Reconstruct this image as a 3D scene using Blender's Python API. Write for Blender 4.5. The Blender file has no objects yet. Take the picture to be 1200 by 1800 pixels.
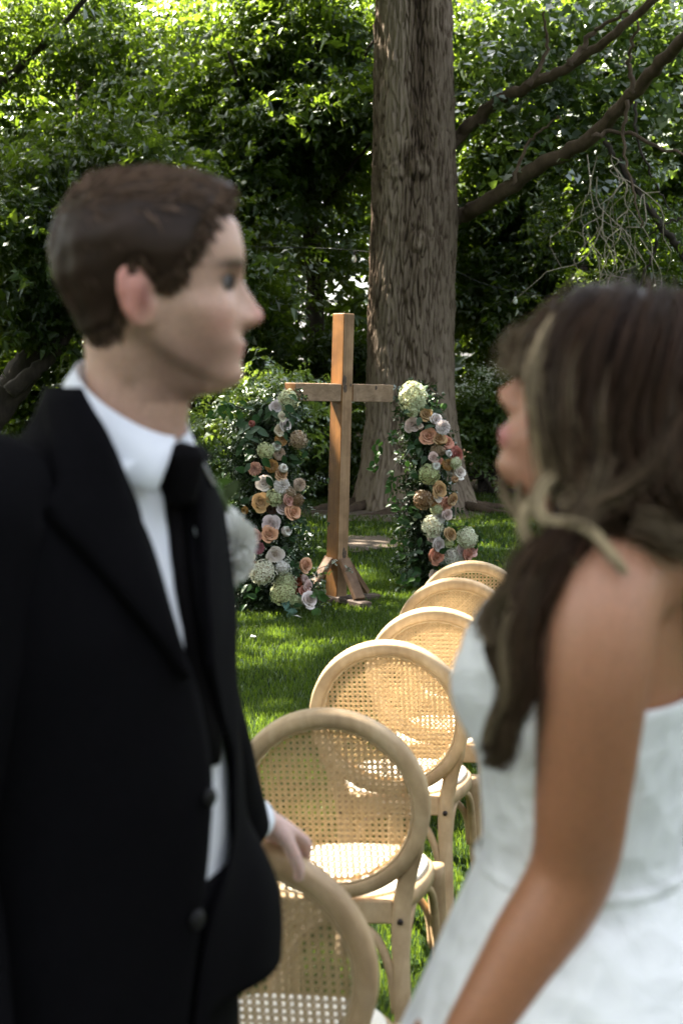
import bpy, math, random
import numpy as np
from mathutils import Vector, Matrix
sc = bpy.context.scene
COL = sc.collection
rad = math.radians
RNG = np.random.default_rng(7)
random.seed(7)

# ------------------------------------------------------------------ camera, sky, sun, exposure
F_PX = 2700.0
CAM_H = 1.66
PITCH = math.atan(250 / F_PX)
cam = bpy.data.cameras.new('camera')
cam.sensor_width = 36
cam.lens = 54
cam.clip_start = 0.05
cam.clip_end = 500
cam.dof.use_dof = True
cam.dof.focus_distance = 7.6
cam.dof.aperture_fstop = 5.0
camo = bpy.data.objects.new('camera', cam)
COL.objects.link(camo)
camo.location = (0, 0, CAM_H)
camo.rotation_euler = (math.pi / 2 - PITCH, 0, 0)
sc.camera = camo

SUN_EL = rad(54)
SUN_AZ = np.array([-0.80, 0.60])
SUN_AZ = SUN_AZ / np.linalg.norm(SUN_AZ)
SUN = np.array([SUN_AZ[0] * math.cos(SUN_EL), SUN_AZ[1] * math.cos(SUN_EL), math.sin(SUN_EL)])
w = bpy.data.worlds.new('World')
sc.world = w
w.use_nodes = True
nt = w.node_tree
nt.nodes.clear()
sky = nt.nodes.new('ShaderNodeTexSky')
sky.sky_type = 'NISHITA'
sky.sun_disc = False
sky.sun_elevation = SUN_EL
sky.sun_rotation = math.atan2(SUN[0], SUN[1])
sky.air_density = 1.0
sky.dust_density = 3.5
sky.ozone_density = 0.6
bg = nt.nodes.new('ShaderNodeBackground')
bg.inputs['Strength'].default_value = 0.092
wo = nt.nodes.new('ShaderNodeOutputWorld')
hz = nt.nodes.new('ShaderNodeHueSaturation')          # a hazy, whitish summer sky
hz.inputs['Saturation'].default_value = 0.42
nt.links.new(sky.outputs[0], hz.inputs['Color'])
nt.links.new(hz.outputs[0], bg.inputs[0])
nt.links.new(bg.outputs[0], wo.inputs[0])
sl = bpy.data.lights.new('sun', 'SUN')
sl.energy = 5.0
sl.angle = rad(0.53)
sl.color = (1.0, 0.92, 0.78)
so = bpy.data.objects.new('sun', sl)
COL.objects.link(so)
so.location = (-20, 20, 30)
so.rotation_euler = Vector(SUN).to_track_quat('Z', 'Y').to_euler()
vs = sc.view_settings
vs.view_transform = 'Standard'
vs.look = 'None'
vs.gamma = 1.0
vs.use_curve_mapping = False
vs.exposure = 3.2
cy = sc.cycles
cy.use_denoising = True
cy.max_bounces = 6
cy.diffuse_bounces = 4
cy.glossy_bounces = 2
cy.transmission_bounces = 4
cy.transparent_max_bounces = 4
cy.caustics_reflective = False
cy.caustics_refractive = False

# ------------------------------------------------------------------ helpers
CF = np.array([0, math.cos(PITCH), -math.sin(PITCH)])
CU = np.array([0, math.sin(PITCH), math.cos(PITCH)])
def ray(px, py):
    return CF + np.array([1., 0, 0]) * ((px - 600) / F_PX) + CU * ((900 - py) / F_PX)
def P(px, py, y):
    d = ray(px, py)
    return np.array([0, 0, CAM_H]) + d * (y / d[1])
def Z(px, py, z):
    d = ray(px, py)
    return np.array([0, 0, CAM_H]) + d * ((z - CAM_H) / d[2])
def unit(v):
    v = np.asarray(v, float)
    return v / (np.linalg.norm(v) + 1e-12)
def to_px(V):
    V = np.atleast_2d(V) - np.array([0, 0, CAM_H])
    t = V @ CF
    return 600 + F_PX * V[:, 0] / t, 900 - F_PX * (V @ CU) / t

def fmesh(name, V, F, smooth=True, attrs=None):
    """V (n,3); F one (m,k) array or a list of them / a list of index lists"""
    V = np.asarray(V, np.float32)
    me = bpy.data.meshes.new(name)
    if isinstance(F, np.ndarray):
        F = [F]
    if len(F) and not isinstance(F[0], np.ndarray):
        me.from_pydata([tuple(map(float, v)) for v in V], [], [list(map(int, f)) for f in F])
        n = len(F)
    else:
        F = [f for f in F if len(f)]
        idx = np.concatenate([f.ravel() for f in F]).astype(np.int32)
        tot = np.concatenate([np.full(len(f), f.shape[1], np.int32) for f in F])
        start = np.concatenate([[0], np.cumsum(tot)[:-1]]).astype(np.int32)
        n = len(tot)
        me.vertices.add(len(V))
        me.vertices.foreach_set('co', V.ravel())
        me.loops.add(len(idx))
        me.loops.foreach_set('vertex_index', idx)
        me.polygons.add(n)
        me.polygons.foreach_set('loop_start', start)
        me.update(calc_edges=True)
    me.polygons.foreach_set('use_smooth', np.full(n, bool(smooth)))
    for k, a in (attrs or {}).items():
        a = np.asarray(a, np.float32)
        if a.ndim == 1:
            me.attributes.new(k, 'FLOAT', 'POINT').data.foreach_set('value', a)
        else:
            if a.shape[1] == 3:
                a = np.concatenate([a, np.ones((len(a), 1), np.float32)], 1)
            me.attributes.new(k, 'FLOAT_COLOR', 'POINT').data.foreach_set('color', a.ravel())
    me.update()
    return me

def obj(name, me, mat=None, parent=None, kind=None, label=None):
    o = bpy.data.objects.new(name, me)
    COL.objects.link(o)
    if mat is not None and len(me.materials) == 0:
        me.materials.append(mat)
    if parent is not None:
        o.parent = parent
        if parent.get('_world'):
            o.matrix_parent_inverse = Matrix.Translation(-parent.location)
    if kind:
        o['kind'] = kind
    if label:
        o['label'] = label
    return o

def thing(name, label, cat, loc=(0, 0, 0), group=None, world=True):
    o = bpy.data.objects.new(name, None)
    COL.objects.link(o)
    o.location = tuple(float(v) for v in loc)
    o.empty_display_size = 0.1
    o['label'] = label
    o['category'] = cat
    if group:
        o['group'] = group
    if world:
        o['_world'] = 1
    return o

def tag(o, label, cat, group=None):
    o['label'] = label
    o['category'] = cat
    if group:
        o['group'] = group
    return o

class MB:
    """collects pieces into one mesh"""
    def __init__(s):
        s.V = []; s.F = {}; s.n = 0; s.A = []
    def add(s, V, F, a=None):
        V = np.asarray(V, float)
        Fs = F if isinstance(F, list) and len(F) and isinstance(F[0], np.ndarray) else [np.asarray(F)]
        for f in Fs:
            if len(f):
                s.F.setdefault(f.shape[1], []).append(f + s.n)
        s.V.append(V); s.n += len(V)
        s.A.append(np.full(len(V), 0.5) if a is None else np.broadcast_to(np.asarray(a, float), (len(V),)))
        return s
    def mesh(s, name, smooth=True, attr='tint'):
        return fmesh(name, np.concatenate(s.V), [np.concatenate(f) for f in s.F.values()], smooth, {attr: np.concatenate(s.A)})

def catmull(pts, n):
    pts = np.asarray(pts, float)
    if len(pts) < 3:
        t = np.linspace(0, 1, n)[:, None]
        return pts[0] * (1 - t) + pts[-1] * t
    ext = np.vstack([2 * pts[0] - pts[1], pts, 2 * pts[-1] - pts[-2]])
    m = len(pts) - 1
    ts = np.linspace(0, m - 1e-9, n)
    i = ts.astype(int)
    t = (ts - i)[:, None]
    p0, p1, p2, p3 = ext[i], ext[i + 1], ext[i + 2], ext[i + 3]
    return 0.5 * ((2 * p1) + (-p0 + p2) * t + (2 * p0 - 5 * p1 + 4 * p2 - p3) * t * t + (-p0 + 3 * p1 - 3 * p2 + p3) * t ** 3)

def grid_faces(nr, nc, wrap=True):
    i = np.arange(nr - 1)[:, None]
    j = np.arange(nc if wrap else nc - 1)[None, :]
    j2 = (j + 1) % nc
    return np.stack([i * nc + j, i * nc + j2, (i + 1) * nc + j2, (i + 1) * nc + j], -1).reshape(-1, 4)

def tube(pts, radii, seg=8, n=None, ex=1.0, ey=1.0, up=(0, 0, 1), square=False, caps=True):
    pts = np.asarray(pts, float)
    radii = np.asarray(radii, float)
    if radii.ndim == 0:
        radii = np.full(len(pts), float(radii))
    if n:
        k = np.linspace(0, len(pts) - 1, n)
        radii = np.interp(k, np.arange(len(radii)) * (len(pts) - 1) / max(1, len(radii) - 1), radii)
        pts = catmull(pts, n)
    m = len(pts)
    T = np.gradient(pts, axis=0)
    T /= np.linalg.norm(T, axis=1)[:, None] + 1e-12
    u = np.asarray(up, float)
    if abs(T[0] @ u) > .95:
        u = np.array([0., 1, 0]) if abs(T[0][1]) < .9 else np.array([1., 0, 0])
    A = np.zeros_like(pts); B = np.zeros_like(pts)
    a = unit(np.cross(T[0], u))
    for i in range(m):
        a = unit(a - T[i] * (a @ T[i]))
        A[i] = a; B[i] = np.cross(T[i], a)
    th = np.arange(seg) * 2 * math.pi / seg
    c, s = np.cos(th), np.sin(th)
    if square:
        k = 1 / np.maximum(np.abs(c), np.abs(s)) ** .75
        c, s = c * k, s * k
    V = pts[:, None, :] + radii[:, None, None] * (A[:, None, :] * (c * ex)[None, :, None] + B[:, None, :] * (s * ey)[None, :, None])
    V = V.reshape(-1, 3)
    F = [grid_faces(m, seg)]
    if caps:
        V = np.vstack([V, pts[0] - T[0] * radii[0] * .25, pts[-1] + T[-1] * radii[-1] * .25])
        j = np.arange(seg); j2 = (j + 1) % seg
        F.append(np.stack([j2, j, np.full(seg, m * seg)], -1))
        F.append(np.stack([(m - 1) * seg + j, (m - 1) * seg + j2, np.full(seg, m * seg + 1)], -1))
    return V, F

def ring_loft(R, caps=True):
    """R (nr,nc,3) closed rings"""
    nr, nc = R.shape[:2]
    V = R.reshape(-1, 3)
    F = [grid_faces(nr, nc)]
    if caps:
        V = np.vstack([V, R[0].mean(0), R[-1].mean(0)])
        j = np.arange(nc); j2 = (j + 1) % nc
        F.append(np.stack([j2, j, np.full(nc, nr * nc)], -1))
        F.append(np.stack([(nr - 1) * nc + j, (nr - 1) * nc + j2, np.full(nc, nr * nc + 1)], -1))
    return V, F

def box(c, d, R=None, bev=0.004):
    """bevelled box, centre c, full sizes d, axes = columns of R"""
    hx, hy, hz = [v / 2 for v in d]
    b = min(bev, hx * .4, hy * .4, hz * .4)
    prof = [(-hx + b, -hy), (hx - b, -hy), (hx, -hy + b), (hx, hy - b), (hx - b, hy), (-hx + b, hy), (-hx, hy - b), (-hx, -hy + b)]
    rows = []
    for z, k in ((-hz, b), (-hz + b, 0), (hz - b, 0), (hz, b)):
        rows.append([(x - k * np.sign(x), y - k * np.sign(y), z) for x, y in prof])
    V, F = ring_loft(np.array(rows, float))
    if R is not None:
        V = V @ np.asarray(R).T
    return V + np.asarray(c, float), F

def noise_img(h, w_, sy, sx, seed):
    r = np.random.default_rng(seed)
    f = np.fft.rfft2(r.standard_normal((h, w_)))
    ky = np.fft.fftfreq(h)[:, None] * 2 * math.pi
    kx = np.fft.rfftfreq(w_)[None, :] * 2 * math.pi
    f *= np.exp(-.5 * ((ky * sy) ** 2 + (kx * sx) ** 2))
    g = np.fft.irfft2(f, (h, w_))
    return (g - g.mean()) / g.std()

def vnoise3(p, seed=0):
    """cheap smooth 3-D noise from summed sines, about -1..1"""
    r = np.random.default_rng(seed)
    out = np.zeros(len(p))
    for k in range(9):
        d = r.standard_normal(3)
        out += np.sin(p @ d * (1 + .35 * k) + r.uniform(0, 6.28)) / (1 + .25 * k)
    return out / 3.0

# ------------------------------------------------------------------ materials
def new_mat(name):
    m = bpy.data.materials.new(name)
    m.use_nodes = True
    m.node_tree.nodes.clear()
    return m, m.node_tree.nodes, m.node_tree.links

def nd(N, t, **kw):
    n = N.new(t)
    for k, v in kw.items():
        if k in n.inputs:
            n.inputs[k].default_value = v
        else:
            setattr(n, k, v)
    return n

def c4(c):
    return (c[0], c[1], c[2], 1.0)

def ramp(N, L, fac, stops):
    r = N.new('ShaderNodeValToRGB')
    e = r.color_ramp.elements
    while len(e) < len(stops):
        e.new(0.5)
    for i, (p, c) in enumerate(stops):
        e[i].position = p
        e[i].color = c4(c)
    L.new(fac, r.inputs[0])
    return r.outputs[0]

def mat_basic(name, stops, scale=8, rough=.6, bump=0.0, bscale=None, stretch=(1, 1, 1), detail=4, spec=.5, sheen=0, attr=None, distort=0):
    m, N, L = new_mat(name)
    out = N.new('ShaderNodeOutputMaterial')
    b = nd(N, 'ShaderNodeBsdfPrincipled')
    b.inputs['Roughness'].default_value = rough
    b.inputs['Specular IOR Level'].default_value = spec
    if sheen:
        b.inputs['Sheen Weight'].default_value = sheen
        b.inputs['Sheen Roughness'].default_value = .5
    tc = N.new('ShaderNodeTexCoord')
    mp = N.new('ShaderNodeMapping')
    mp.inputs['Scale'].default_value = stretch
    L.new(tc.outputs['Object'], mp.inputs[0])
    nz = nd(N, 'ShaderNodeTexNoise', Scale=scale, Detail=detail, Roughness=.6, Distortion=distort)
    L.new(mp.outputs[0], nz.inputs['Vector'])
    col = ramp(N, L, nz.outputs['Fac'], stops)
    L.new(col, b.inputs['Base Color'])
    if bump:
        n2 = nd(N, 'ShaderNodeTexNoise', Scale=bscale or scale * 3, Detail=5, Roughness=.6)
        L.new(mp.outputs[0], n2.inputs['Vector'])
        bp = nd(N, 'ShaderNodeBump', Strength=1.0, Distance=bump)
        L.new(n2.outputs['Fac'], bp.inputs['Height'])
        L.new(bp.outputs[0], b.inputs['Normal'])
    L.new(b.outputs[0], out.inputs[0])
    return m

def mat_leaf(name, dark, light, trans, tmix=.45, gloss=.05, rough=.45, objcol=False):
    m, N, L = new_mat(name)
    out = N.new('ShaderNodeOutputMaterial')
    at = N.new('ShaderNodeAttribute'); at.attribute_name = 'tint'
    col = ramp(N, L, at.outputs['Fac'], [(0, dark), (1, light)])
    d = N.new('ShaderNodeBsdfDiffuse')
    t = N.new('ShaderNodeBsdfTranslucent')
    tc = ramp(N, L, at.outputs['Fac'], [(0, tuple(.6 * v for v in trans)), (1, trans)])
    if objcol:
        oi = N.new('ShaderNodeObjectInfo')
        mx = nd(N, 'ShaderNodeMix', data_type='RGBA', blend_type='MULTIPLY')
        mx.inputs[0].default_value = 1
        L.new(col, mx.inputs[6]); L.new(oi.outputs['Color'], mx.inputs[7])
        col = mx.outputs[2]
        tc = col
    L.new(col, d.inputs[0]); L.new(tc, t.inputs[0])
    a = nd(N, 'ShaderNodeMixShader'); a.inputs[0].default_value = tmix
    L.new(d.outputs[0], a.inputs[1]); L.new(t.outputs[0], a.inputs[2])
    g = nd(N, 'ShaderNodeBsdfGlossy', Roughness=rough)
    g.inputs[0].default_value = (.9, .95, .9, 1)
    fr = nd(N, 'ShaderNodeFresnel', IOR=1.4)
    mu = nd(N, 'ShaderNodeMath', operation='MULTIPLY_ADD')
    mu.inputs[1].default_value = gloss * 4; mu.inputs[2].default_value = gloss * .25
    L.new(fr.outputs[0], mu.inputs[0])
    mu.use_clamp = True
    b = N.new('ShaderNodeMixShader')
    L.new(mu.outputs[0], b.inputs[0])
    L.new(a.outputs[0], b.inputs[1]); L.new(g.outputs[0], b.inputs[2])
    L.new(b.outputs[0], out.inputs[0])
    return m

def mat_vcol(name, rough=.5, spec=.4, sss=0.0, bump=0, bscale=200, sheen=0, aniso=0):
    m, N, L = new_mat(name)
    out = N.new('ShaderNodeOutputMaterial')
    b = nd(N, 'ShaderNodeBsdfPrincipled')
    b.inputs['Roughness'].default_value = rough
    b.inputs['Specular IOR Level'].default_value = spec
    if sss:
        b.inputs['Subsurface Weight'].default_value = sss
        b.inputs['Subsurface Radius'].default_value = (1.0, .35, .2)
        b.inputs['Subsurface Scale'].default_value = .012
    at = N.new('ShaderNodeAttribute'); at.attribute_name = 'col'
    col = at.outputs['Color']
    nz = nd(N, 'ShaderNodeTexNoise', Scale=bscale, Detail=3)
    tc = N.new('ShaderNodeTexCoord')
    L.new(tc.outputs['Object'], nz.inputs['Vector'])
    r = ramp(N, L, nz.outputs['Fac'], [(.3, (.86, .86, .86)), (.7, (1.1, 1.1, 1.1))])
    mx = nd(N, 'ShaderNodeMix', data_type='RGBA', blend_type='MULTIPLY'); mx.inputs[0].default_value = 1
    L.new(col, mx.inputs[6]); L.new(r, mx.inputs[7])
    L.new(mx.outputs[2], b.inputs['Base Color'])
    if bump:
        bp = nd(N, 'ShaderNodeBump', Strength=1, Distance=bump)
        L.new(nz.outputs['Fac'], bp.inputs['Height']); L.new(bp.outputs[0], b.inputs['Normal'])
    L.new(b.outputs[0], out.inputs[0])
    return m

def mat_plain(name, c, rough=.5, metal=0, spec=.5):
    m, N, L = new_mat(name)
    out = N.new('ShaderNodeOutputMaterial')
    b = nd(N, 'ShaderNodeBsdfPrincipled', Roughness=rough, Metallic=metal)
    b.inputs['Base Color'].default_value = c4(c)
    b.inputs['Specular IOR Level'].default_value = spec
    L.new(b.outputs[0], out.inputs[0])
    return m

def mat_wood(name, c1, c2, c3, scale=18, stretch=(1, 1, .06), rough=.55, bump=.0006, objcol=False):
    m, N, L = new_mat(name)
    out = N.new('ShaderNodeOutputMaterial')
    b = nd(N, 'ShaderNodeBsdfPrincipled', Roughness=rough)
    b.inputs['Specular IOR Level'].default_value = .3
    tc = N.new('ShaderNodeTexCoord')
    mp = N.new('ShaderNodeMapping'); mp.inputs['Scale'].default_value = stretch
    L.new(tc.outputs['Object'], mp.inputs[0])
    n1 = nd(N, 'ShaderNodeTexNoise', Scale=scale, Detail=6, Roughness=.65, Distortion=1.2)
    L.new(mp.outputs[0], n1.inputs['Vector'])
    col = ramp(N, L, n1.outputs['Fac'], [(.25, c1), (.5, c2), (.75, c3)])
    n2 = nd(N, 'ShaderNodeTexNoise', Scale=7, Detail=4, Roughness=.6)
    L.new(tc.outputs['Object'], n2.inputs['Vector'])
    r2 = ramp(N, L, n2.outputs['Fac'], [(.3, (.66, .63, .60)), (.62, (1.10, 1.10, 1.10))])
    mx = nd(N, 'ShaderNodeMix', data_type='RGBA', blend_type='MULTIPLY'); mx.inputs[0].default_value = 1
    L.new(col, mx.inputs[6]); L.new(r2, mx.inputs[7])
    c = mx.outputs[2]
    if objcol:
        oi = N.new('ShaderNodeObjectInfo')
        m2 = nd(N, 'ShaderNodeMix', data_type='RGBA', blend_type='MULTIPLY'); m2.inputs[0].default_value = 1
        L.new(c, m2.inputs[6]); L.new(oi.outputs['Color'], m2.inputs[7])
        c = m2.outputs[2]
    L.new(c, b.inputs['Base Color'])
    bp = nd(N, 'ShaderNodeBump', Strength=1, Distance=bump)
    L.new(n1.outputs['Fac'], bp.inputs['Height']); L.new(bp.outputs[0], b.inputs['Normal'])
    L.new(b.outputs[0], out.inputs[0])
    return m

M = {}
M['leaf_a'] = mat_leaf('leaf_locust', (.006, .018, .003), (.027, .060, .010), (.19, .29, .020), .55, gloss=.035)
M['leaf_b'] = mat_leaf('leaf_maple', (.007, .022, .003), (.034, .068, .011), (.20, .30, .021), .55, gloss=.035)
M['leaf_c'] = mat_leaf('leaf_cottonwood', (.010, .027, .009), (.038, .070, .020), (.18, .28, .035), .42, gloss=.05)
M['leaf_d'] = mat_leaf('leaf_shrub', (.020, .050, .012), (.075, .13, .026), (.30, .42, .05), .5, gloss=.05)
M['leaf_e'] = mat_leaf('leaf_arrangement', (.007, .018, .005), (.035, .062, .020), (.10, .17, .04), .25, gloss=.045)
M['leaf_obj'] = mat_leaf('leaf_florist', (.62, .68, .62), (1, 1, 1), (1, 1, 1), .2, gloss=.02, objcol=True)
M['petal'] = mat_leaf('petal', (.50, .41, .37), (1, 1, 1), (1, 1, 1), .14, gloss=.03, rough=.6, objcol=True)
M['petal_white'] = mat_leaf('petal_white', (.72, .71, .66), (.90, .89, .85), (.8, .8, .75), .12, gloss=.02)
M['grass'] = mat_leaf('grass_blade', (.009, .023, .0035), (.044, .076, .011), (.20, .31, .022), .42, gloss=.03)
M['bark_dark'] = mat_basic('bark_dark', [(.3, (.016, .011, .008)), (.7, (.050, .036, .027))], 14, .9, .012, 30, (1, 1, .3))
M['twig_pale'] = mat_basic('twig_pale', [(.3, (.20, .16, .11)), (.7, (.42, .36, .28))], 20, .9)
M['skin_m'] = mat_vcol('skin_fair', .48, .35, .22, .0004, 260)
M['skin_f'] = mat_vcol('skin_tan', .42, .4, .2, .0003, 260)
M['hair'] = mat_vcol('hair', .45, .13, 0, 0, 90)
M['suit'] = mat_basic('suit_wool', [(.3, (.0022, .0020, .0027)), (.7, (.0042, .0036, .0046))], 160, .9, .0005, 700, spec=.07)
M['suit_satin'] = mat_basic('tie_satin', [(.3, (.0022, .0018, .002)), (.7, (.0045, .0036, .004))], 120, .85, .0003, 600, spec=.08)
M['shirt'] = mat_basic('shirt_cotton', [(.3, (.74, .75, .79)), (.7, (.80, .81, .84))], 40, .8, .0006, 90, spec=.2)
M['button'] = mat_plain('button_horn', (.010, .009, .009), .5, spec=.2)
M['shoe'] = mat_plain('shoe_leather', (.012, .01, .009), .3)

def mat_dress():
    m, N, L = new_mat('dress_brocade')
    out = N.new('ShaderNodeOutputMaterial')
    b = nd(N, 'ShaderNodeBsdfPrincipled', Roughness=.7)
    b.inputs['Sheen Weight'].default_value = .25
    b.inputs['Specular IOR Level'].default_value = .3
    tc = N.new('ShaderNodeTexCoord')
    n1 = nd(N, 'ShaderNodeTexNoise', Scale=16, Detail=4, Roughness=.6, Distortion=1.8)
    L.new(tc.outputs['Object'], n1.inputs['Vector'])
    v = nd(N, 'ShaderNodeTexVoronoi', Scale=26)
    L.new(tc.outputs['Object'], v.inputs['Vector'])
    ad = nd(N, 'ShaderNodeMath', operation='ADD')
    L.new(n1.outputs['Fac'], ad.inputs[0]); L.new(v.outputs['Distance'], ad.inputs[1])
    col = ramp(N, L, ad.outputs[0], [(.40, (.70, .69, .67)), (.85, (.80, .785, .76)), (1, (.83, .815, .79))])
    L.new(col, b.inputs['Base Color'])
    bp = nd(N, 'ShaderNodeBump', Strength=1, Distance=.0055)
    L.new(ad.outputs[0], bp.inputs['Height']); L.new(bp.outputs[0], b.inputs['Normal'])
    L.new(b.outputs[0], out.inputs[0])
    return m
M['dress'] = mat_dress()
M['chair_wood'] = mat_wood('chair_oak', (.36, .240, .125), (.48, .338, .195), (.57, .425, .265), 14, (1, 1, .25), .5, .0005, objcol=True)
def mat_cane():
    m = mat_leaf('cane', (.44, .295, .155), (.68, .51, .31), (.58, .41, .21), .32, gloss=.06)
    return m
M['cane'] = mat_cane()
M['seat_pad'] = mat_basic('seat_pad', [(.3, (.74, .67, .56)), (.7, (.80, .74, .64))], 60, .8, .001, 300)
M['bolt'] = mat_plain('bolt_dark', (.03, .022, .018), .4, .6)
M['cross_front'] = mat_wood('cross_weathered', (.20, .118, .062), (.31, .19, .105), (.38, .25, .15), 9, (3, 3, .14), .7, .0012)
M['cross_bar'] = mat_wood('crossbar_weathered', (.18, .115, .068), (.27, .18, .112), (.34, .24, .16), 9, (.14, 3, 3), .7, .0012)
M['cross_side'] = mat_wood('cross_orange_brown', (.125, .050, .011), (.19, .080, .017), (.26, .115, .030), 9, (3, 3, .14), .55, .0008)  # darker, more saturated orange brown for the side faces
M['cross_foot'] = mat_wood('cross_foot', (.05, .034, .026), (.09, .064, .050), (.15, .115, .092), 12, (1, 1, 1), .75, .001)
M['cross_brace'] = mat_wood('cross_brace', (.085, .045, .024), (.15, .085, .048), (.21, .13, .08), 9, (1, 1, 1), .65, .0008)
M['knot'] = mat_basic('wood_knot', [(.3, (.045, .028, .02)), (.7, (.12, .08, .055))], 60, .8)
M['fence'] = mat_basic('fence_wood', [(.3, (.020, .014, .011)), (.7, (.05, .037, .028))], 6, .85, .003, 20, (.2, 1, 1))
M['glass'] = mat_plain('bulb_glass', (.75, .76, .72), .12)
M['wire'] = mat_plain('wire_black', (.015, .015, .015), .5)

def mat_bark():
    m, N, L = new_mat('bark_cottonwood')
    out = N.new('ShaderNodeOutputMaterial')
    b = nd(N, 'ShaderNodeBsdfPrincipled', Roughness=.92)
    b.inputs['Specular IOR Level'].default_value = .15
    at = N.new('ShaderNodeAttribute'); at.attribute_name = 'tint'
    tc = N.new('ShaderNodeTexCoord')
    mp = N.new('ShaderNodeMapping'); mp.inputs['Scale'].default_value = (1, 1, .35)
    L.new(tc.outputs['Object'], mp.inputs[0])
    n1 = nd(N, 'ShaderNodeTexNoise', Scale=9, Detail=8, Roughness=.7)
    L.new(mp.outputs[0], n1.inputs['Vector'])
    ad = nd(N, 'ShaderNodeMath', operation='MULTIPLY_ADD'); ad.inputs[1].default_value = .8; ad.inputs[2].default_value = -.4
    L.new(n1.outputs['Fac'], ad.inputs[0])
    a2 = nd(N, 'ShaderNodeMath', operation='ADD')
    L.new(ad.outputs[0], a2.inputs[0]); L.new(at.outputs['Fac'], a2.inputs[1])
    col = ramp(N, L, a2.outputs[0], [(.15, (.034, .023, .016)), (.45, (.100, .070, .049)), (.85, (.24, .185, .14))])
    L.new(col, b.inputs['Base Color'])
    n2 = nd(N, 'ShaderNodeTexNoise', Scale=45, Detail=6, Roughness=.7)
    L.new(mp.outputs[0], n2.inputs['Vector'])
    bp = nd(N, 'ShaderNodeBump', Strength=1, Distance=.014)
    L.new(n2.outputs['Fac'], bp.inputs['Height']); L.new(bp.outputs[0], b.inputs['Normal'])
    L.new(b.outputs[0], out.inputs[0])
    return m
M['bark'] = mat_bark()
M['soil'] = mat_basic('soil', [(.25, (.045, .032, .022)), (.55, (.12, .088, .062)), (.8, (.25, .20, .15))], 7, .95, .02, 25)

def mat_lawn():
    m, N, L = new_mat('lawn_turf')
    out = N.new('ShaderNodeOutputMaterial')
    b = nd(N, 'ShaderNodeBsdfPrincipled', Roughness=.95)
    b.inputs['Specular IOR Level'].default_value = .1
    tc = N.new('ShaderNodeTexCoord')
    n1 = nd(N, 'ShaderNodeTexNoise', Scale=1.2, Detail=6, Roughness=.65)
    n2 = nd(N, 'ShaderNodeTexNoise', Scale=60, Detail=5, Roughness=.75)
    L.new(tc.outputs['Object'], n1.inputs['Vector']); L.new(tc.outputs['Object'], n2.inputs['Vector'])
    ad = nd(N, 'ShaderNodeMath', operation='MULTIPLY_ADD'); ad.inputs[1].default_value = .6
    L.new(n2.outputs['Fac'], ad.inputs[0]); L.new(n1.outputs['Fac'], ad.inputs[2])
    grass = ramp(N, L, ad.outputs[0], [(.45, (.007, .017, .004)), (.8, (.020, .042, .009)), (1, (.04, .07, .015))])
    # past the lawn's far edge the ground is leaf litter
    sp = N.new('ShaderNodeSeparateXYZ'); L.new(tc.outputs['Object'], sp.inputs[0])
    sm = nd(N, 'ShaderNodeMath', operation='MULTIPLY_ADD'); sm.inputs[1].default_value = 3.0
    L.new(n1.outputs['Fac'], sm.inputs[0]); L.new(sp.outputs['Y'], sm.inputs[2])
    mr = nd(N, 'ShaderNodeMapRange'); mr.inputs[1].default_value = 20.6; mr.inputs[2].default_value = 21.4
    L.new(sm.outputs[0], mr.inputs[0])
    lit = ramp(N, L, n2.outputs['Fac'], [(.3, (.022, .015, .010)), (.7, (.095, .066, .042))])
    mx = nd(N, 'ShaderNodeMix', data_type='RGBA')
    L.new(mr.outputs[0], mx.inputs[0]); L.new(grass, mx.inputs[6]); L.new(lit, mx.inputs[7])
    L.new(mx.outputs[2], b.inputs['Base Color'])
    bp = nd(N, 'ShaderNodeBump', Strength=1, Distance=.03)
    L.new(n2.outputs['Fac'], bp.inputs['Height']); L.new(bp.outputs[0], b.inputs['Normal'])
    L.new(b.outputs[0], out.inputs[0])
    return m
M['lawn'] = mat_lawn()

# ------------------------------------------------------------------ ground
gx = np.concatenate([[-150, -60], np.linspace(-25, 25, 41), [60, 150]])
gy = np.concatenate([[-60], np.linspace(-5, 45, 41), [90, 220]])
GX, GY = np.meshgrid(gx, gy)
GV = np.stack([GX.ravel(), GY.ravel(), np.zeros(GX.size)], 1)
far = np.clip((GV[:, 1] - 24) / 10, 0, 1)
GV[:, 2] = far * (.15 * np.sin(GV[:, 0] * .5) + .2)
lawn = obj('lawn', fmesh('lawn', GV, grid_faces(len(gy), len(gx), False)), M['lawn'], kind='structure')

def patch(name, c, rx, ry, z, seed, mat):
    r = np.random.default_rng(seed)
    th = np.arange(40) * 2 * math.pi / 40
    ph = r.uniform(0, 6.28, 4)
    k = 1 + sum(.16 / (i + 1) * np.sin((i + 2) * th + ph[i]) for i in range(4))
    V = [(c[0], c[1], z + .012)]
    for s_ in (.5, 1.0):
        for a, kk in zip(th, k):
            V.append((c[0] + rx * kk * s_ * math.cos(a), c[1] + ry * kk * s_ * math.sin(a), z + (.009 if s_ < .8 else 0)))
    n = 40
    j = np.arange(n); j2 = (j + 1) % n
    F = [np.stack([np.zeros(n, int), 1 + j, 1 + j2], -1), np.stack([1 + j, 1 + n + j, 1 + n + j2, 1 + j2], -1)]
    return obj(name, fmesh(name, np.array(V), F), mat, kind='structure')
dp = Z(640, 955, 0)
patch('dirt_patch', dp, .34, .75, .006, 3, M['soil'])
TB = Z(722, 893, 0)       # base of the big trunk
patch('dirt_patch', (TB[0] - .25, TB[1] - .55, 0), 1.35, 1.0, .006, 5, M['soil'])

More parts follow.
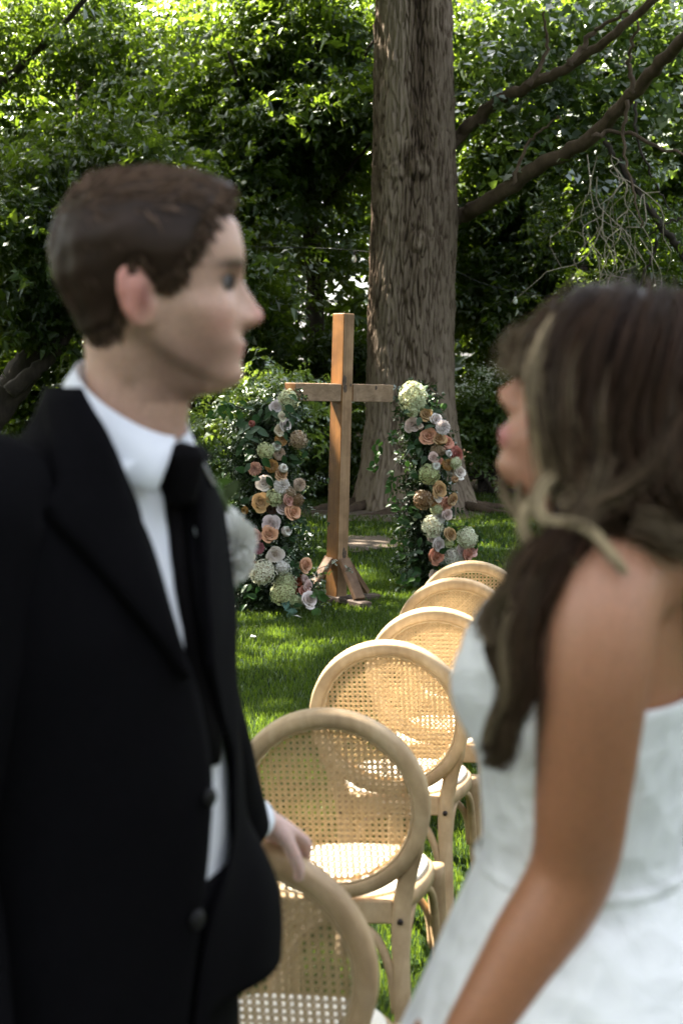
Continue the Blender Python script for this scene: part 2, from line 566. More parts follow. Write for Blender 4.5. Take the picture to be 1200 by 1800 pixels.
# grass blades
def blades(n, y0, y1, hmin, hmax, wd, seed):
    r = np.random.default_rng(seed)
    k = 3.0
    y = r.uniform(y0, y1, int(n * k))
    x = r.uniform(-1, 1, int(n * k)) * (.25 * y1 + 1.0)
    ok = np.abs(x) < .25 * y + 1.0
    for c, rx, ry in ((dp, .30, .62), ((TB[0] - .25, TB[1] - .55), 1.15, .8)):
        ok &= ((x - c[0]) / rx) ** 2 + ((y - c[1]) / ry) ** 2 > r.uniform(.4, 1.2, len(x))
    x, y = x[ok][:n], y[ok][:n]
    n = len(x)
    cl = .5 + .25 * vnoise3(np.stack([x * 1.6, y * 1.6, np.zeros(n)], 1), 11) + .18 * vnoise3(np.stack([x * 7, y * 7, np.zeros(n)], 1), 12)
    h = r.uniform(hmin, hmax, n) * (.8 + .5 * cl)
    a = r.uniform(0, 2 * math.pi, n)
    la = r.uniform(0, 2 * math.pi, n)
    le = r.uniform(.1, .75, n) * h
    wv = wd * r.uniform(.7, 1.3, n)
    b0 = np.stack([x + np.cos(a) * wv, y + np.sin(a) * wv, np.full(n, -.004)], 1)
    b1 = np.stack([x - np.cos(a) * wv, y - np.sin(a) * wv, np.full(n, -.004)], 1)
    m0 = np.stack([x + np.cos(a) * wv * .8 + np.cos(la) * le * .3, y + np.sin(a) * wv * .8 + np.sin(la) * le * .3, h * .6], 1)
    m1 = np.stack([x - np.cos(a) * wv * .8 + np.cos(la) * le * .3, y - np.sin(a) * wv * .8 + np.sin(la) * le * .3, h * .6], 1)
    t = np.stack([x + np.cos(la) * le, y + np.sin(la) * le, h], 1)
    V = np.stack([b0, b1, m1, m0, t], 1).reshape(-1, 3)
    i = np.arange(n)[:, None] * 5
    tint = np.clip(.25 + .5 * cl + r.normal(0, .18, n), 0, 1)
    return V, i + np.array([0, 1, 2, 3]), i + np.array([3, 2, 4]), np.repeat(tint, 5)
gb = [blades(190000, 1.6, 7.6, .018, .042, .0016, 1), blades(140000, 7.6, 12.5, .020, .044, .0026, 2), blades(70000, 12.5, 20.5, .024, .05, .0050, 3)]
off = 0; VV = []; F4 = []; F3 = []; TT = []
for V, f4, f3, t in gb:
    VV.append(V); F4.append(f4 + off); F3.append(f3 + off); TT.append(t); off += len(V)
obj('grass', fmesh('grass', np.concatenate(VV), [np.concatenate(F4), np.concatenate(F3)], True, {'tint': np.concatenate(TT)}), M['grass'], kind='stuff')

# ------------------------------------------------------------------ foliage builders
def spray_tpl(kind):
    L_ = []
    if kind == 'pinnate':
        for i in range(5):
            t = .18 + .17 * i
            for s in (-1, 1):
                L_.append(((t, 0), (.62, s * .95), .30 - .02 * i, .115))
        L_.append(((1.0, 0), (1, 0), .28, .11))
    elif kind == 'palmate':
        for i in range(6):
            an = -1.2 + .48 * i
            L_.append(((.35 * i / 6, 0), (math.cos(an), math.sin(an)), .50, .24))
    elif kind == 'heart':
        for i, (t, s) in enumerate([(.0, 1), (.25, -1), (.5, 1), (.75, -1)]):
            L_.append(((t, 0), (.7, s * .7), .42, .40))
    else:   # oval, in pairs along a twig
        for i in range(4):
            for s in (-1, 1):
                L_.append(((.1 + .26 * i, 0), (.6, s * .8), .30, .15))
    V = []
    for (bx, by), d, l, wd in L_:
        d = np.array(d) / np.hypot(*d)
        q = np.array([-d[1], d[0]])
        b = np.array([bx, by])
        if kind == 'heart':
            pts = [b + d * l * .12, b + d * l * .35 + q * wd * .5, b + d * l, b + d * l * .35 - q * wd * .5]
        else:
            pts = [b, b + d * l * .45 + q * wd * .5, b + d * l, b + d * l * .45 - q * wd * .5]
        zz = [0, .03, -.05, .03]
        V.append([(p[0], p[1], z_) for p, z_ in zip(pts, zz)])
    return np.array(V, float)       # (K,4,3)

def leaf_cloud(C, size, kind, seed, tbase=.5, droop=.35, flat=.42, jit=.17, outdir=None):
    r = np.random.default_rng(seed)
    T = spray_tpl(kind)
    n, K = len(C), len(T)
    az = r.uniform(0, 2 * math.pi, n)
    a = np.stack([np.cos(az), np.sin(az), -droop + r.normal(0, .35, n)], 1)
    if outdir is not None:
        a = a * .7 + outdir
    a /= np.linalg.norm(a, axis=1)[:, None]
    c = np.stack([r.normal(0, flat, n), r.normal(0, flat, n), np.ones(n)], 1)
    b = np.cross(c, a); b /= np.linalg.norm(b, axis=1)[:, None]
    c = np.cross(a, b)
    s = size * r.uniform(.5, 1.55, n)
    # per-leaf tumble: jitter each leaf's out-of-plane coordinate
    Tj = np.broadcast_to(T, (n, K, 4, 3)).copy()
    tw = r.normal(0, .35, (n, K))
    Tj[:, :, 2, 2] += tw * .25
    Tj[:, :, 1, 2] += tw * .12 + r.normal(0, .05, (n, K))
    Tj[:, :, 3, 2] -= tw * .12
    V = C[:, None, None, :] + s[:, None, None, None] * (Tj[..., 0:1] * a[:, None, None, :] + Tj[..., 1:2] * b[:, None, None, :] + Tj[..., 2:3] * c[:, None, None, :])
    tb = np.broadcast_to(tbase, (n,)) if np.ndim(tbase) else np.full(n, tbase)
    tint = np.clip(tb[:, None] + r.normal(0, jit * .7, (n, 1)) + r.normal(0, jit, (n, K)), 0, 1)
    tint = np.repeat(tint.reshape(-1), 4)
    return V.reshape(-1, 3), np.arange(n * K * 4).reshape(-1, 4), tint

def crown_pts(lobes, n, seed, nclump=None, sig=.32):
    r = np.random.default_rng(seed)
    vol = np.array([l[1][0] * l[1][1] * l[1][2] for l in lobes]) ** .8
    pr = vol / vol.sum()
    nc = nclump or max(12, n // 100)
    li = r.choice(len(lobes), nc, p=pr)
    d = r.standard_normal((nc, 3)); d /= np.linalg.norm(d, axis=1)[:, None]
    rr = r.uniform(.15, 1, nc) ** .5
    cc = np.array([lobes[i][0] for i in li]) + d * rr[:, None] * np.array([lobes[i][1] for i in li])
    ci = r.integers(0, nc, n)
    tb = r.normal(0, .13, nc)
    p = cc[ci] + r.normal(0, 1, (n, 3)) * sig * np.array([1.2, 1.2, .65])
    return p, tb[ci]

def limb_mesh(paths, seg=8):
    mb = MB()
    for pts, r0, r1, n in paths:
        p = catmull(pts, n)
        p = p + RNG.normal(0, .012, p.shape)
        V, F = tube(p, np.linspace(r0, r1, n), seg)
        mb.add(V, F)
    return mb.mesh('branches')

# ------------------------------------------------------------------ the big cottonwood
root = thing('cottonwood_tree', 'massive furrowed cottonwood trunk rising behind the wooden cross', 'tree', (TB[0], TB[1], 0))
NT, NZ = 440, 620
HT = 9.5
zz = np.linspace(-.05, HT, NZ)
th = np.arange(NT) * 2 * math.pi / NT
pys = np.array([893, 820, 740, 640, 520, 400, 250, 120, 0, -200])
pxl = np.array([622, 634, 642, 646, 648, 651, 655, 657, 658, 664])
pxr = np.array([838, 818, 805, 800, 802, 806, 803, 799, 796, 790])
zk = np.array([P(720, y_, TB[1])[2] for y_ in pys])
xl = np.array([P(x_, y_, TB[1])[0] for x_, y_ in zip(pxl, pys)])
xr = np.array([P(x_, y_, TB[1])[0] for x_, y_ in zip(pxr, pys)])
o_ = np.argsort(zk)
XC = np.interp(zz, zk[o_], ((xl + xr) / 2)[o_])
RR = np.interp(zz, zk[o_], ((xr - xl) / 2)[o_]) * .97
f1 = noise_img(NZ, NT, 6.5, 1.6, 1)
f2 = noise_img(NZ, NT, 3, 1.1, 2)
f3 = noise_img(NZ, NT, 60, 14, 3)
ridge = 1 - np.minimum(np.abs(f1 + .45 * f2) * 1.5, 1)      # 1 in furrows
plate = np.clip(1 - ridge, 0, 1)
rdisp = .028 * (plate - .6) + .007 * f2 + .012 * f3
ph = np.array([.3, 1.7, 2.9, 4.0, 5.1, 5.9])
fl = np.zeros((NZ, NT))
for k, a in enumerate(ph):
    fl += .22 * np.exp(-((np.angle(np.exp(1j * (th - a)))) / .25) ** 2)[None, :] * (np.exp(-np.maximum(zz, 0) / (.20 + .05 * (k % 3))) * (.34 + .10 * (k % 2)))[:, None]
def knob(px, py, amp, sz):
    q = P(px, py, TB[1] - .5)
    dx = (XC[:, None] + RR[:, None] * np.cos(th)[None, :]) - q[0]
    dz = (zz - q[2])[:, None]
    front = np.sin(th)[None, :] < 0
    d2 = (dx ** 2 + dz ** 2) / sz ** 2
    return np.where(front, amp * (np.exp(-d2) - .55 * np.exp(-d2 * 9) - .35 * np.exp(-((np.sqrt(d2) - 1.15) / .25) ** 2)), 0)
kn = knob(738, 290, .085, .16) + knob(735, 425, .06, .12) + knob(700, 300, .05, .10)
Rg = RR[:, None] + rdisp + fl + kn
X = XC[:, None] + Rg * np.cos(th)[None, :]
Y = TB[1] + Rg * np.sin(th)[None, :] * .96
TV = np.stack([X, Y, np.broadcast_to(zz[:, None], X.shape)], -1).reshape(-1, 3)
f4 = noise_img(NZ, NT, 90, 30, 9)
kt = np.zeros_like(Rg)
for px, py, sz in ((738, 290, .13), (735, 425, .085), (700, 300, .08)):
    q = P(px, py, TB[1] - .5)
    d_ = np.sqrt((XC[:, None] + RR[:, None] * np.cos(th)[None, :] - q[0]) ** 2 + (zz - q[2])[:, None] ** 2) / sz + .16 * f2 + .12 * f1
    kt += (np.sin(th)[None, :] < 0) * (.34 * np.exp(-(d_ / .5) ** 2) - .26 * np.exp(-((d_ - 1.0) / .34) ** 2) * (.6 + .4 * f4) - .16 * np.exp(-((d_ - 1.9) / .3) ** 2) * (zz > q[2])[:, None])  # relief shading of the knots painted into the bark tint
tint = np.clip(.34 + .38 * plate + .12 * f3 + .10 * f4 + kt, 0, 1)
obj('trunk', fmesh('cottonwood_trunk', TV, grid_faces(NZ, NT), True, {'tint': tint.ravel()}), M['bark'], root)
# roots running out from the flare
for k, (a, ln) in enumerate([(-2.6, 1.3), (-2.0, 1.0), (-1.2, .9), (-.5, 1.4), (-.1, 1.2), (3.4, 1.3)]):
    pts = []
    for t in np.linspace(0, 1, 9):
        rr_ = .55 + ln * t
        aa = a + .18 * math.sin(3.5 * t + k)
        pts.append((TB[0] + rr_ * math.cos(aa), TB[1] + rr_ * math.sin(aa) * .95, (.10 * (1 - t) ** 1.6 - .018)))
    V, F = tube(pts, np.linspace(.075, .012, 9), 9, 22)
    V += RNG.normal(0, .006, V.shape)
    mb = MB().add(V, F, .35)
    obj('root', mb.mesh('root'), M['bark'], root)
def branch(parent, pix, y0, y1, r0, r1, n=40, seg=10, mat=None, name='branch', wob=.012):
    pts = [P(x_, y_, y0 + (y1 - y0) * (max(0, i - 1) / max(1, len(pix) - 2)) ** 1.25) for i, (x_, y_) in enumerate(pix)]
    p = catmull(pts, n) + RNG.normal(0, wob, (n, 3))
    V, F = tube(p, np.linspace(r0, r1, n), seg)
    return obj(name, MB().add(V, F, .4).mesh(name), mat or M['bark'], parent)
branch(root, [(770, 385), (812, 378), (862, 352), (950, 292), (1040, 240), (1110, 165), (1178, 92), (1260, 10)], TB[1] + .05, 14.6, .105, .058, 46)
branch(root, [(780, 262), (808, 236), (868, 182), (925, 152), (1000, 116), (1090, 52), (1180, -30)], TB[1] + .05, 16.3, .088, .04, 46)
for pix, a, b, r0 in (([(1100, 175), (1096, 250), (1110, 330), (1130, 400)], 15.8, 15.2, .022), ([(1000, 118), (1040, 60), (1100, 20)], 16.6, 16.2, .04),
                      ([(930, 150), (960, 90), (955, 20)], 16.8, 16.6, .03), ([(1040, 240), (1090, 230), (1160, 260), (1230, 280)], 16, 15.2, .03),
                      ([(1110, 165), (1105, 100), (1120, 40)], 15.5, 15.2, .03), ([(900, 325), (930, 250), (985, 200)], 17, 16.8, .025)):
    branch(root, pix, a, b, r0, r0 * .35, 20, 6)
# overhead limbs carrying the high crown
limbs = []
for k in range(9):
    a = 2 * math.pi * k / 9 + .3
    z0 = 7.2 + .25 * k
    limbs.append(([(TB[0], TB[1], z0), (TB[0] + 3 * math.cos(a), TB[1] + 3 * math.sin(a), z0 + 2.0), (TB[0] + 7 * math.cos(a), TB[1] + 7 * math.sin(a), z0 + 3.0), (TB[0] + 11 * math.cos(a), TB[1] + 11 * math.sin(a), z0 + 3.2)], .22, .03, 24))
for a in (3.6, 4.0, 4.5):
    limbs.append(([(TB[0], TB[1], 8.8), (TB[0] + 6 * math.cos(a), TB[1] + 6 * math.sin(a), 10.6), (TB[0] + 13 * math.cos(a), TB[1] + 13 * math.sin(a), 11.2), (TB[0] + 19 * math.cos(a), TB[1] + 19 * math.sin(a), 11.0)], .22, .03, 30))
obj('branch', limb_mesh(limbs), M['bark'], root)

# openings in the high crown: (point in the place that the sun reaches, radius across the beam)
E1 = unit(np.cross(SUN, [0, 0, 1])); E2 = np.cross(SUN, E1)
gaps = []
def gap(p, r_, k=1.0):
    gaps.append((np.asarray(p, float), r_, k))
CHAIR_PX = [(828, 986), (799, 1016), (763, 1068), (676, 1126), (568, 1246), (405, 1475)]
CH_TOP = .92
for i, (px, py) in enumerate(CHAIR_PX):
    q = Z(px, py, CH_TOP)
    if 1 <= i <= 4:
        gap(q - np.array([0, 0, .1]), .40 if i > 1 else .25)
        gap(q + np.array([.2, .25, -.45]), .36)
gap(P(505, 1460, 2.35), .02)
gap(Z(765, 1520, 0), .22); gap(Z(620, 1640, 0), .22); gap(Z(440, 1240, 0), .18); gap(Z(700, 1560, 0), .2)
for px, py, r_ in ((470, 1088, .24), (560, 1085, .26), (650, 1085, .24), (700, 1090, .2), (455, 1165, .2), (520, 1170, .16), (640, 955, .2), (660, 1020, .13), (880, 965, .2),
                   (610, 1052, .10), (840, 920, .2), (560, 925, .15), (980, 900, .3), (430, 1260, .14), (500, 1125, .07), (580, 1140, .08), (630, 1130, .06), (440, 1110, .06)):
    gap(Z(px, py, 0), r_)
rg = np.random.default_rng(21)
for k in range(130):
    y_ = rg.uniform(5.5, 19)
    gap((rg.uniform(-.25, .25) * y_, y_, 0), rg.uniform(.05, .16))
# dapples on the trunk, the cross and the flower columns
for px, py, y_, r_ in ((735, 580, TB[1] - .5, .25), (760, 660, TB[1] - .5, .2), (655, 500, TB[1] - .2, .12), (770, 130, TB[1] - .5, .2), (700, 60, TB[1] - .5, .25), (690, 440, TB[1] - .5, .2),
                       (595, 640, 10.9, .11), (585, 790, 10.9, .09), (585, 880, 10.9, .08), (520, 690, 10.8, .06), (640, 680, 11.1, .06), (600, 560, 10.9, .06),
                       (725, 700, 11.2, .09), (790, 770, 11.2, .08), (500, 860, 10.3, .10), (460, 1000, 10.3, .10), (765, 950, 11.2, .10), (500, 1040, 10.2, .09)):
    gap(P(px, py, y_), r_)
r = np.random.default_rng(5)
nsp = 46000
cx = np.stack([r.uniform(-19, 5, nsp), r.uniform(-2, 25, nsp), r.uniform(8.6, 13.0, nsp)], 1)
e = ((cx[:, 0] + 8) / 11.5) ** 2 + ((cx[:, 1] - 11.2) / 13.2) ** 2
cx = cx[e < 1 + .15 * vnoise3(cx * .5, 8)]
cx[:, 2] += 1.0 * (1 - np.clip(e[e < 1 + 10][:len(cx)], 0, 1))
keep = np.ones(len(cx), bool)
for p, rr_, k in gaps:
    d = cx - p
    u = d @ E1; v = d @ E2
    keep &= (u / (rr_ + .10)) ** 2 + (v / (rr_ + .10)) ** 2 > 1
cx = cx[keep]
# thicker clumps shade the nearest chair and the couple
cov = []
for p, rr_, n_ in ((Z(405, 1475, CH_TOP) + np.array([.04, 0, -.2]), .36, 420), (P(262, 480, 1.7), .22, 120), (P(1060, 640, 1.5), .22, 120), (P(150, 1100, 1.7), .3, 120), (P(1060, 1250, 1.4), .28, 160),
                    (Z(600, 1200, 0), .2, 40)):
    hgt = r.uniform(8.8, 13.0, n_)
    tt_ = (hgt - p[2]) / SUN[2]
    cov.append(p[None] + SUN[None] * tt_[:, None] + E1[None] * r.normal(0, rr_ * .6, n_)[:, None] + E2[None] * r.normal(0, rr_ * .6, n_)[:, None])
cx = np.vstack([cx] + cov)
V, F, t = leaf_cloud(cx, .44, 'heart', 31, .5, .2, .45)
obj('crown', fmesh('cottonwood_crown', V, F, False, {'tint': t}), M['leaf_c'], root, kind='stuff')
# leaves hanging round the two visible limbs
pts = []
def along(pix, y0, y1, n, sx, sz):
    for _ in range(n):
        s_ = random.random() * (len(pix) - 1); i = int(s_); f_ = s_ - i
        px = pix[i][0] * (1 - f_) + pix[i + 1][0] * f_; py = pix[i][1] * (1 - f_) + pix[i + 1][1] * f_
        q = P(px + random.gauss(0, sx * 150), py + random.gauss(-8, sz * 150), 18.6 + random.gauss(0, .4))
        pts.append(q)
along([(900, 160), (1000, 90), (1150, 0)], 16.8, 15.8, 480, .42, .38)
along([(960, 270), (1060, 215), (1130, 120), (1230, 20)], 16.2, 14.8, 480, .42, .40)
along([(1010, 330), (1120, 240), (1250, 200)], 15.6, 14.8, 240, .4, .28)
along([(840, 160), (900, 120), (980, 30)], 17.2, 16.6, 260, .35, .35)
pts = [q for q in pts if to_px(q)[0][0] > 822]
V, F, t = leaf_cloud(np.array(pts), .24, 'heart', 32, .40, .5, .6)
obj('foliage', fmesh('cottonwood_low_foliage', V, F, False, {'tint': t}), M['leaf_c'], root, kind='stuff')

# ------------------------------------------------------------------ trees and shrubs behind
def tree(name, label, base, trunk_px, y, r0, r1, lobes, n, size, kind, mat, seed, cat='tree', extra=(), tb=.5, bark='bark_dark', group=None, sig=.32):
    rt = thing(name, label, cat, (base[0], base[1], base[2] if len(base) > 2 else 0), group)
    pts = [P(a, b, y) for a, b in trunk_px]
    m = 30
    p = catmull(pts, m) + RNG.normal(0, .01, (m, 3))
    rad_ = np.linspace(r0, r1, m) * (1 + .35 * np.exp(-np.arange(m) / 1.6))
    V, F = tube(p, rad_, 12)
    V += RNG.normal(0, .008 if r0 > .08 else .002, V.shape)
    obj('trunk', MB().add(V, F).mesh(name + '_trunk'), M[bark], rt)
    for pix, ya, yb, ra in extra:
        branch(rt, pix, ya, yb, ra, ra * .35, 22, 7, M[bark])
    c, dt = crown_pts(lobes, n, seed, sig=sig)
    c = c[c[:, 2] > .12]; dt = dt[:len(c)]
    V, F, t = leaf_cloud(c, size, kind, seed + 100, tb + dt)
    obj('crown', fmesh(name + '_crown', V, F, False, {'tint': t}), M[mat], rt, kind='stuff')
    return rt

def B(px, y):
    q = P(px, 650, y)
    return (q[0], y, 0)
G_TREES = 'leafy trees behind the lawn'
def lobe(px, py, y, rx, ry, rz):
    q = P(px, py, y)
    return (q, (rx, ry, rz))

tree('locust_tree', "slim dark tree trunk standing upright above the man's head, pinnate leaves", B(150, 25), [(152, 880), (150, 500), (148, 200), (160, -60)], 25, .17, .12,
     [lobe(120, 60, 24.5, 2.4, 1.8, 1.5), lobe(330, 120, 24.5, 2.0, 1.8, 1.6), lobe(-60, 250, 24, 2.0, 1.5, 1.6), lobe(250, 380, 24.2, 2.2, 1.5, 1.3)], 5000, .42, 'pinnate', 'leaf_a', 41,
     extra=[([(150, 330), (60, 250), (-40, 160)], 24.8, 23.5, .07), ([(-20, 165), (60, 95), (135, 15), (190, -60)], 23.4, 23.2, .075), ([(150, 250), (230, 150), (300, 20)], 25, 24, .05)], tb=.6)
tree('leaning_tree', "thick dark trunk leaning right, low behind the man's shoulder", B(-10, 19.5), [(-75, 800), (-20, 735), (45, 650), (108, 560), (170, 440)], 19.5, .24, .17,
     [lobe(60, 420, 19, 1.1, .8, .9), lobe(180, 330, 19.5, 1.3, .8, .8), lobe(40, 520, 18.8, .9, .7, .5), lobe(350, 470, 19.3, 1.2, .9, .8)], 3800, .38, 'pinnate', 'leaf_a', 42,
     extra=[([(20, 690), (75, 640), (115, 600), (150, 500)], 19.2, 19.3, .11), ([(108, 560), (60, 450), (20, 330)], 19.5, 19, .06)], tb=.35)
tree('locust_tree', 'dark leafy tree filling the space just left of the big trunk', B(560, 22), [(562, 880), (556, 600), (548, 300), (560, -50)], 22, .15, .10,
     [lobe(500, 330, 21.5, 1.4, 1.0, 1.0), lobe(590, 180, 21.8, 1.5, 1.2, 1.2), lobe(430, 160, 22, 1.5, 1.2, 1.1), lobe(560, 480, 21, 1.0, .8, .8), lobe(470, 560, 20.6, 1.0, .8, .7), lobe(600, 20, 22, 1.4, 1.0, .9)], 4600, .42, 'pinnate', 'leaf_a', 43,
     extra=[([(550, 320), (600, 180), (665, 60)], 22, 20.6, .055), ([(552, 420), (590, 330), (670, 225)], 22, 20.7, .045), ([(550, 380), (450, 230), (400, 90)], 22, 20.8, .05)], tb=.6)
tree('maple_tree', 'bright leafed maple spreading high between the man and the big trunk', B(380, 28), [(382, 850), (380, 500), (372, 200), (385, -60)], 28, .16, .10,
     [lobe(380, 40, 27.5, 2.6, 1.6, 1.6), lobe(230, 200, 28, 2.0, 1.6, 1.4), lobe(500, 220, 28, 2.0, 1.5, 1.4), lobe(360, 420, 28, 2.4, 1.4, 1.3)], 4600, .34, 'palmate', 'leaf_b', 44, tb=.5)
tree('maple_tree', 'tree with grey trunk at the right edge above the woman', B(1205, 22), [(1215, 880), (1208, 500), (1196, 200), (1188, -60)], 22, .22, .17,
     [lobe(1150, 60, 21.5, 1.6, 1.2, 1.2), lobe(1010, 140, 22, 1.5, 1.2, 1.0), lobe(1120, 330, 21.5, 1.3, 1.0, .9), lobe(1220, 450, 21, 1.2, .9, .8)], 4600, .28, 'palmate', 'leaf_b', 45,
     extra=[([(1195, 300), (1150, 180), (1060, 60)], 22, 21.4, .05)], tb=.55, bark='bark_dark')
tree('slender_tree', 'thin leaning branchy tree with bare twigs above the woman', B(1240, 18), [(1260, 560), (1205, 455), (1165, 400), (1100, 305), (1060, 240)], 18, .055, .03,
     [lobe(1080, 400, 18.8, .9, .7, .6), lobe(1180, 520, 18.8, .8, .6, .5)], 1300, .26, 'pinnate', 'leaf_a', 46,
     extra=[([(1165, 398), (1140, 460), (1100, 560)], 18, 18.2, .025), ([(1205, 380), (1165, 395), (1120, 430)], 17.6, 18, .018), ([(1115, 180), (1120, 250), (1150, 320), (1185, 380)], 17.5, 17.8, .02)], tb=.4)
tree('locust_tree', 'deep green tree right of the big trunk with drooping sprays', B(930, 23), [(935, 880), (925, 600), (915, 300), (925, -50)], 23, .16, .10,
     [lobe(880, 150, 22.6, 1.3, 1.1, 1.1), lobe(960, 330, 22.5, 1.4, 1.0, .9), lobe(870, 430, 22.4, 1.2, 1.0, .9), lobe(1010, 480, 22, 1.4, 1.0, .8), lobe(900, 560, 21.8, 1.1, .8, .7)], 4200, .42, 'pinnate', 'leaf_a', 47,
     extra=[([(922, 500), (960, 380), (1020, 280)], 23, 22.4, .05), ([(920, 460), (860, 380), (830, 280)], 23, 22.6, .04)], tb=.42)
tree('maple_tree', 'sunlit yellow green tree far behind the woman', B(1060, 30), [(1062, 860), (1060, 500), (1050, 200), (1060, -60)], 30, .17, .10,
     [lobe(1060, 100, 29.5, 2.4, 1.5, 1.6), lobe(900, 250, 30, 2.0, 1.5, 1.5), lobe(1180, 300, 30, 2.2, 1.5, 1.5), lobe(1000, 470, 29, 2.4, 1.5, 1.2)], 4800, .34, 'palmate', 'leaf_b', 48, tb=.55)
tree('maple_tree', 'sunlit pale tree far off at the left edge', B(40, 31), [(42, 860), (40, 500), (50, 200), (42, -60)], 31, .17, .10,
     [lobe(20, 80, 30.5, 2.4, 1.5, 1.6), lobe(160, 250, 31, 2.2, 1.5, 1.5), lobe(-40, 420, 30, 2.0, 1.5, 1.5), lobe(60, 620, 29, 2.2, 1.3, 1.0)], 4400, .34, 'palmate', 'leaf_b', 49, tb=.5)

def shrub(name, label, px, y, lobes, n, size, kind, mat, seed, tb=.5, stems=5):
    b = B(px, y)
    rt = thing(name, label, 'shrub', b)
    mb = MB()
    for k in range(stems):
        l = lobes[k % len(lobes)][0]
        q = [np.array(b) + np.array([random.gauss(0, .12), random.gauss(0, .1), 0]), np.array([b[0] * .5 + l[0] * .5 + random.gauss(0, .1), b[1], l[2] * .5]), l + np.array([random.gauss(0, .2), 0, .1])]
        V, F = tube(q, [.022, .015, .006], 6, 12)
        mb.add(V, F)
    obj('stem', mb.mesh(name + '_stem'), M['bark_dark'], rt)
    c, dt = crown_pts(lobes, n, seed, sig=.2)
    k_ = c[:, 2] > .06
    V, F, t = leaf_cloud(c[k_], size, kind, seed + 100, tb + dt[k_])
    obj('foliage', fmesh(name + '_foliage', V, F, False, {'tint': t}), M[mat], rt, kind='stuff')
    return rt
shrub('shrub', "bright leafed shrub between the man's chest and the left flower column", 390, 14.2, [lobe(370, 760, 14, .42, .35, .35), lobe(420, 850, 14, .45, .35, .4), lobe(360, 900, 14, .4, .3, .35), lobe(450, 720, 14.3, .4, .3, .3)], 2300, .17, 'oval', 'leaf_d', 61, .72)
shrub('shrub', 'dark dense shrub behind the foot of the wooden cross', 560, 20.5, [lobe(540, 760, 20.4, .9, .6, .6), lobe(600, 820, 20.2, .8, .5, .5), lobe(480, 820, 20, .9, .6, .5), lobe(560, 650, 20.8, .9, .6, .5)], 3400, .24, 'oval', 'leaf_a', 62, .5)
sb = shrub('flowering_shrub', "shrub with flat white blossoms beside the woman's nose", 860, 20.5, [lobe(840, 690, 20.4, .5, .4, .5), lobe(880, 740, 20.4, .6, .4, .5), lobe(830, 790, 20.3, .5, .4, .4), lobe(920, 690, 20.5, .6, .4, .5)], 2400, .22, 'oval', 'leaf_d', 63, .6)
shrub('shrub', 'leafy shrub low at the left edge under the leaning trunk', 40, 21.5, [lobe(20, 640, 21.4, 1.2, .7, .6), lobe(90, 700, 21.3, .9, .6, .6), lobe(-20, 760, 21, 1.1, .6, .6), lobe(140, 620, 21.5, .8, .5, .4)], 3600, .24, 'oval', 'leaf_b', 64, .8)
shrub('shrub', "dark shrub behind the woman's neck and hair", 1000, 21.5, [lobe(960, 780, 21.4, 1.0, .6, .6), lobe(1080, 760, 21.4, 1.1, .6, .7), lobe(1020, 680, 21.6, 1.1, .6, .6), lobe(1180, 720, 21.4, 1.0, .6, .7)], 3200, .25, 'oval', 'leaf_a', 65, .4)
shrub('shrub', "deep shaded shrub behind the man's head", 250, 21, [lobe(220, 700, 21, 1.1, .6, .7), lobe(330, 640, 21, 1.0, .6, .7), lobe(300, 790, 20.8, 1.1, .6, .6), lobe(420, 660, 21, .9, .6, .6)], 3600, .25, 'oval', 'leaf_a', 66, .45)
# far wood closing the view, plus unseen foliage walls added to block sky light
rw = np.random.default_rng(77)
nw = 16000
cw = np.stack([rw.uniform(-16, 16, nw), rw.uniform(35, 42, nw), rw.uniform(.1, 11.5, nw) ** 1.0], 1)
nl = 5200
cl_ = np.stack([rw.uniform(-19, -13, nl), rw.uniform(-14, 36, nl), rw.uniform(.1, 9.5, nl)], 1)
cb_ = np.stack([rw.uniform(-19, 19, 2 * nl), rw.uniform(-17, -12, 2 * nl), rw.uniform(.1, 10, 2 * nl)], 1)
cr_ = np.stack([rw.uniform(14, 19, nl), rw.uniform(-14, 36, nl), rw.uniform(.1, 8.5, nl)], 1)
cw = np.vstack([cw, cl_, cb_, cr_])
kp = vnoise3(cw * np.array([.9, .5, .9]), 14) > -.55 + .10 * (cw[:, 2] - 6)
V, F, t = leaf_cloud(cw[kp], .75, 'palmate', 78, .35, .3, .6)
obj('woods_and_sky_blockers', fmesh('woods_and_sky_blockers', V, F, False, {'tint': t}), M['leaf_b'], kind='stuff')

# bare pale twigs hanging at the right
rt = thing('dry_vine', 'tangle of bare pale twigs hanging above the woman', 'vine', P(1120, 380, 17.2))
mb = MB()
for k in range(26):
    px, py = random.gauss(1085, 50), random.gauss(330, 60)
    pp = [P(px, py, 17.2)]
    for _ in range(5):
        px += random.gauss(2, 22); py += random.gauss(28, 16)
        pp.append(P(px, py, 17.2 + random.gauss(0, .15)))
    V, F = tube(pp, [.007, .005, .003], 4, 14, caps=False)
    mb.add(V, F)
obj('twigs', mb.mesh('dry_vine_twigs'), M['twig_pale'], rt)

# blossoms of the flowering shrub
mb = MB()
for (px, py, rx) in ((862, 652, .28), (815, 680, .22), (905, 660, .2), (895, 700, .15)):
    c0 = P(px, py, 20.0)
    for _ in range(150):
        q = c0 + np.array([random.gauss(0, rx * .5), random.gauss(0, .1), random.gauss(0, .06) - .12 * random.random() ** 2])
        s_ = random.uniform(.012, .022)
        n_ = unit([random.gauss(0, .5), random.gauss(-.5, .4), 1])
        a_ = unit(np.cross(n_, [1, 0, .1])); b_ = np.cross(n_, a_)
        mb.add(np.array([q + s_ * a_, q + s_ * b_, q - s_ * a_, q - s_ * b_]), np.array([[0, 1, 2, 3]]), .9)
M['blossom'] = mat_leaf('blossom', (.55, .57, .48), (.78, .80, .70), (.5, .52, .4), .3, .03)
o = obj('blossoms', mb.mesh('blossoms', False), M['blossom'], sb, kind='stuff')

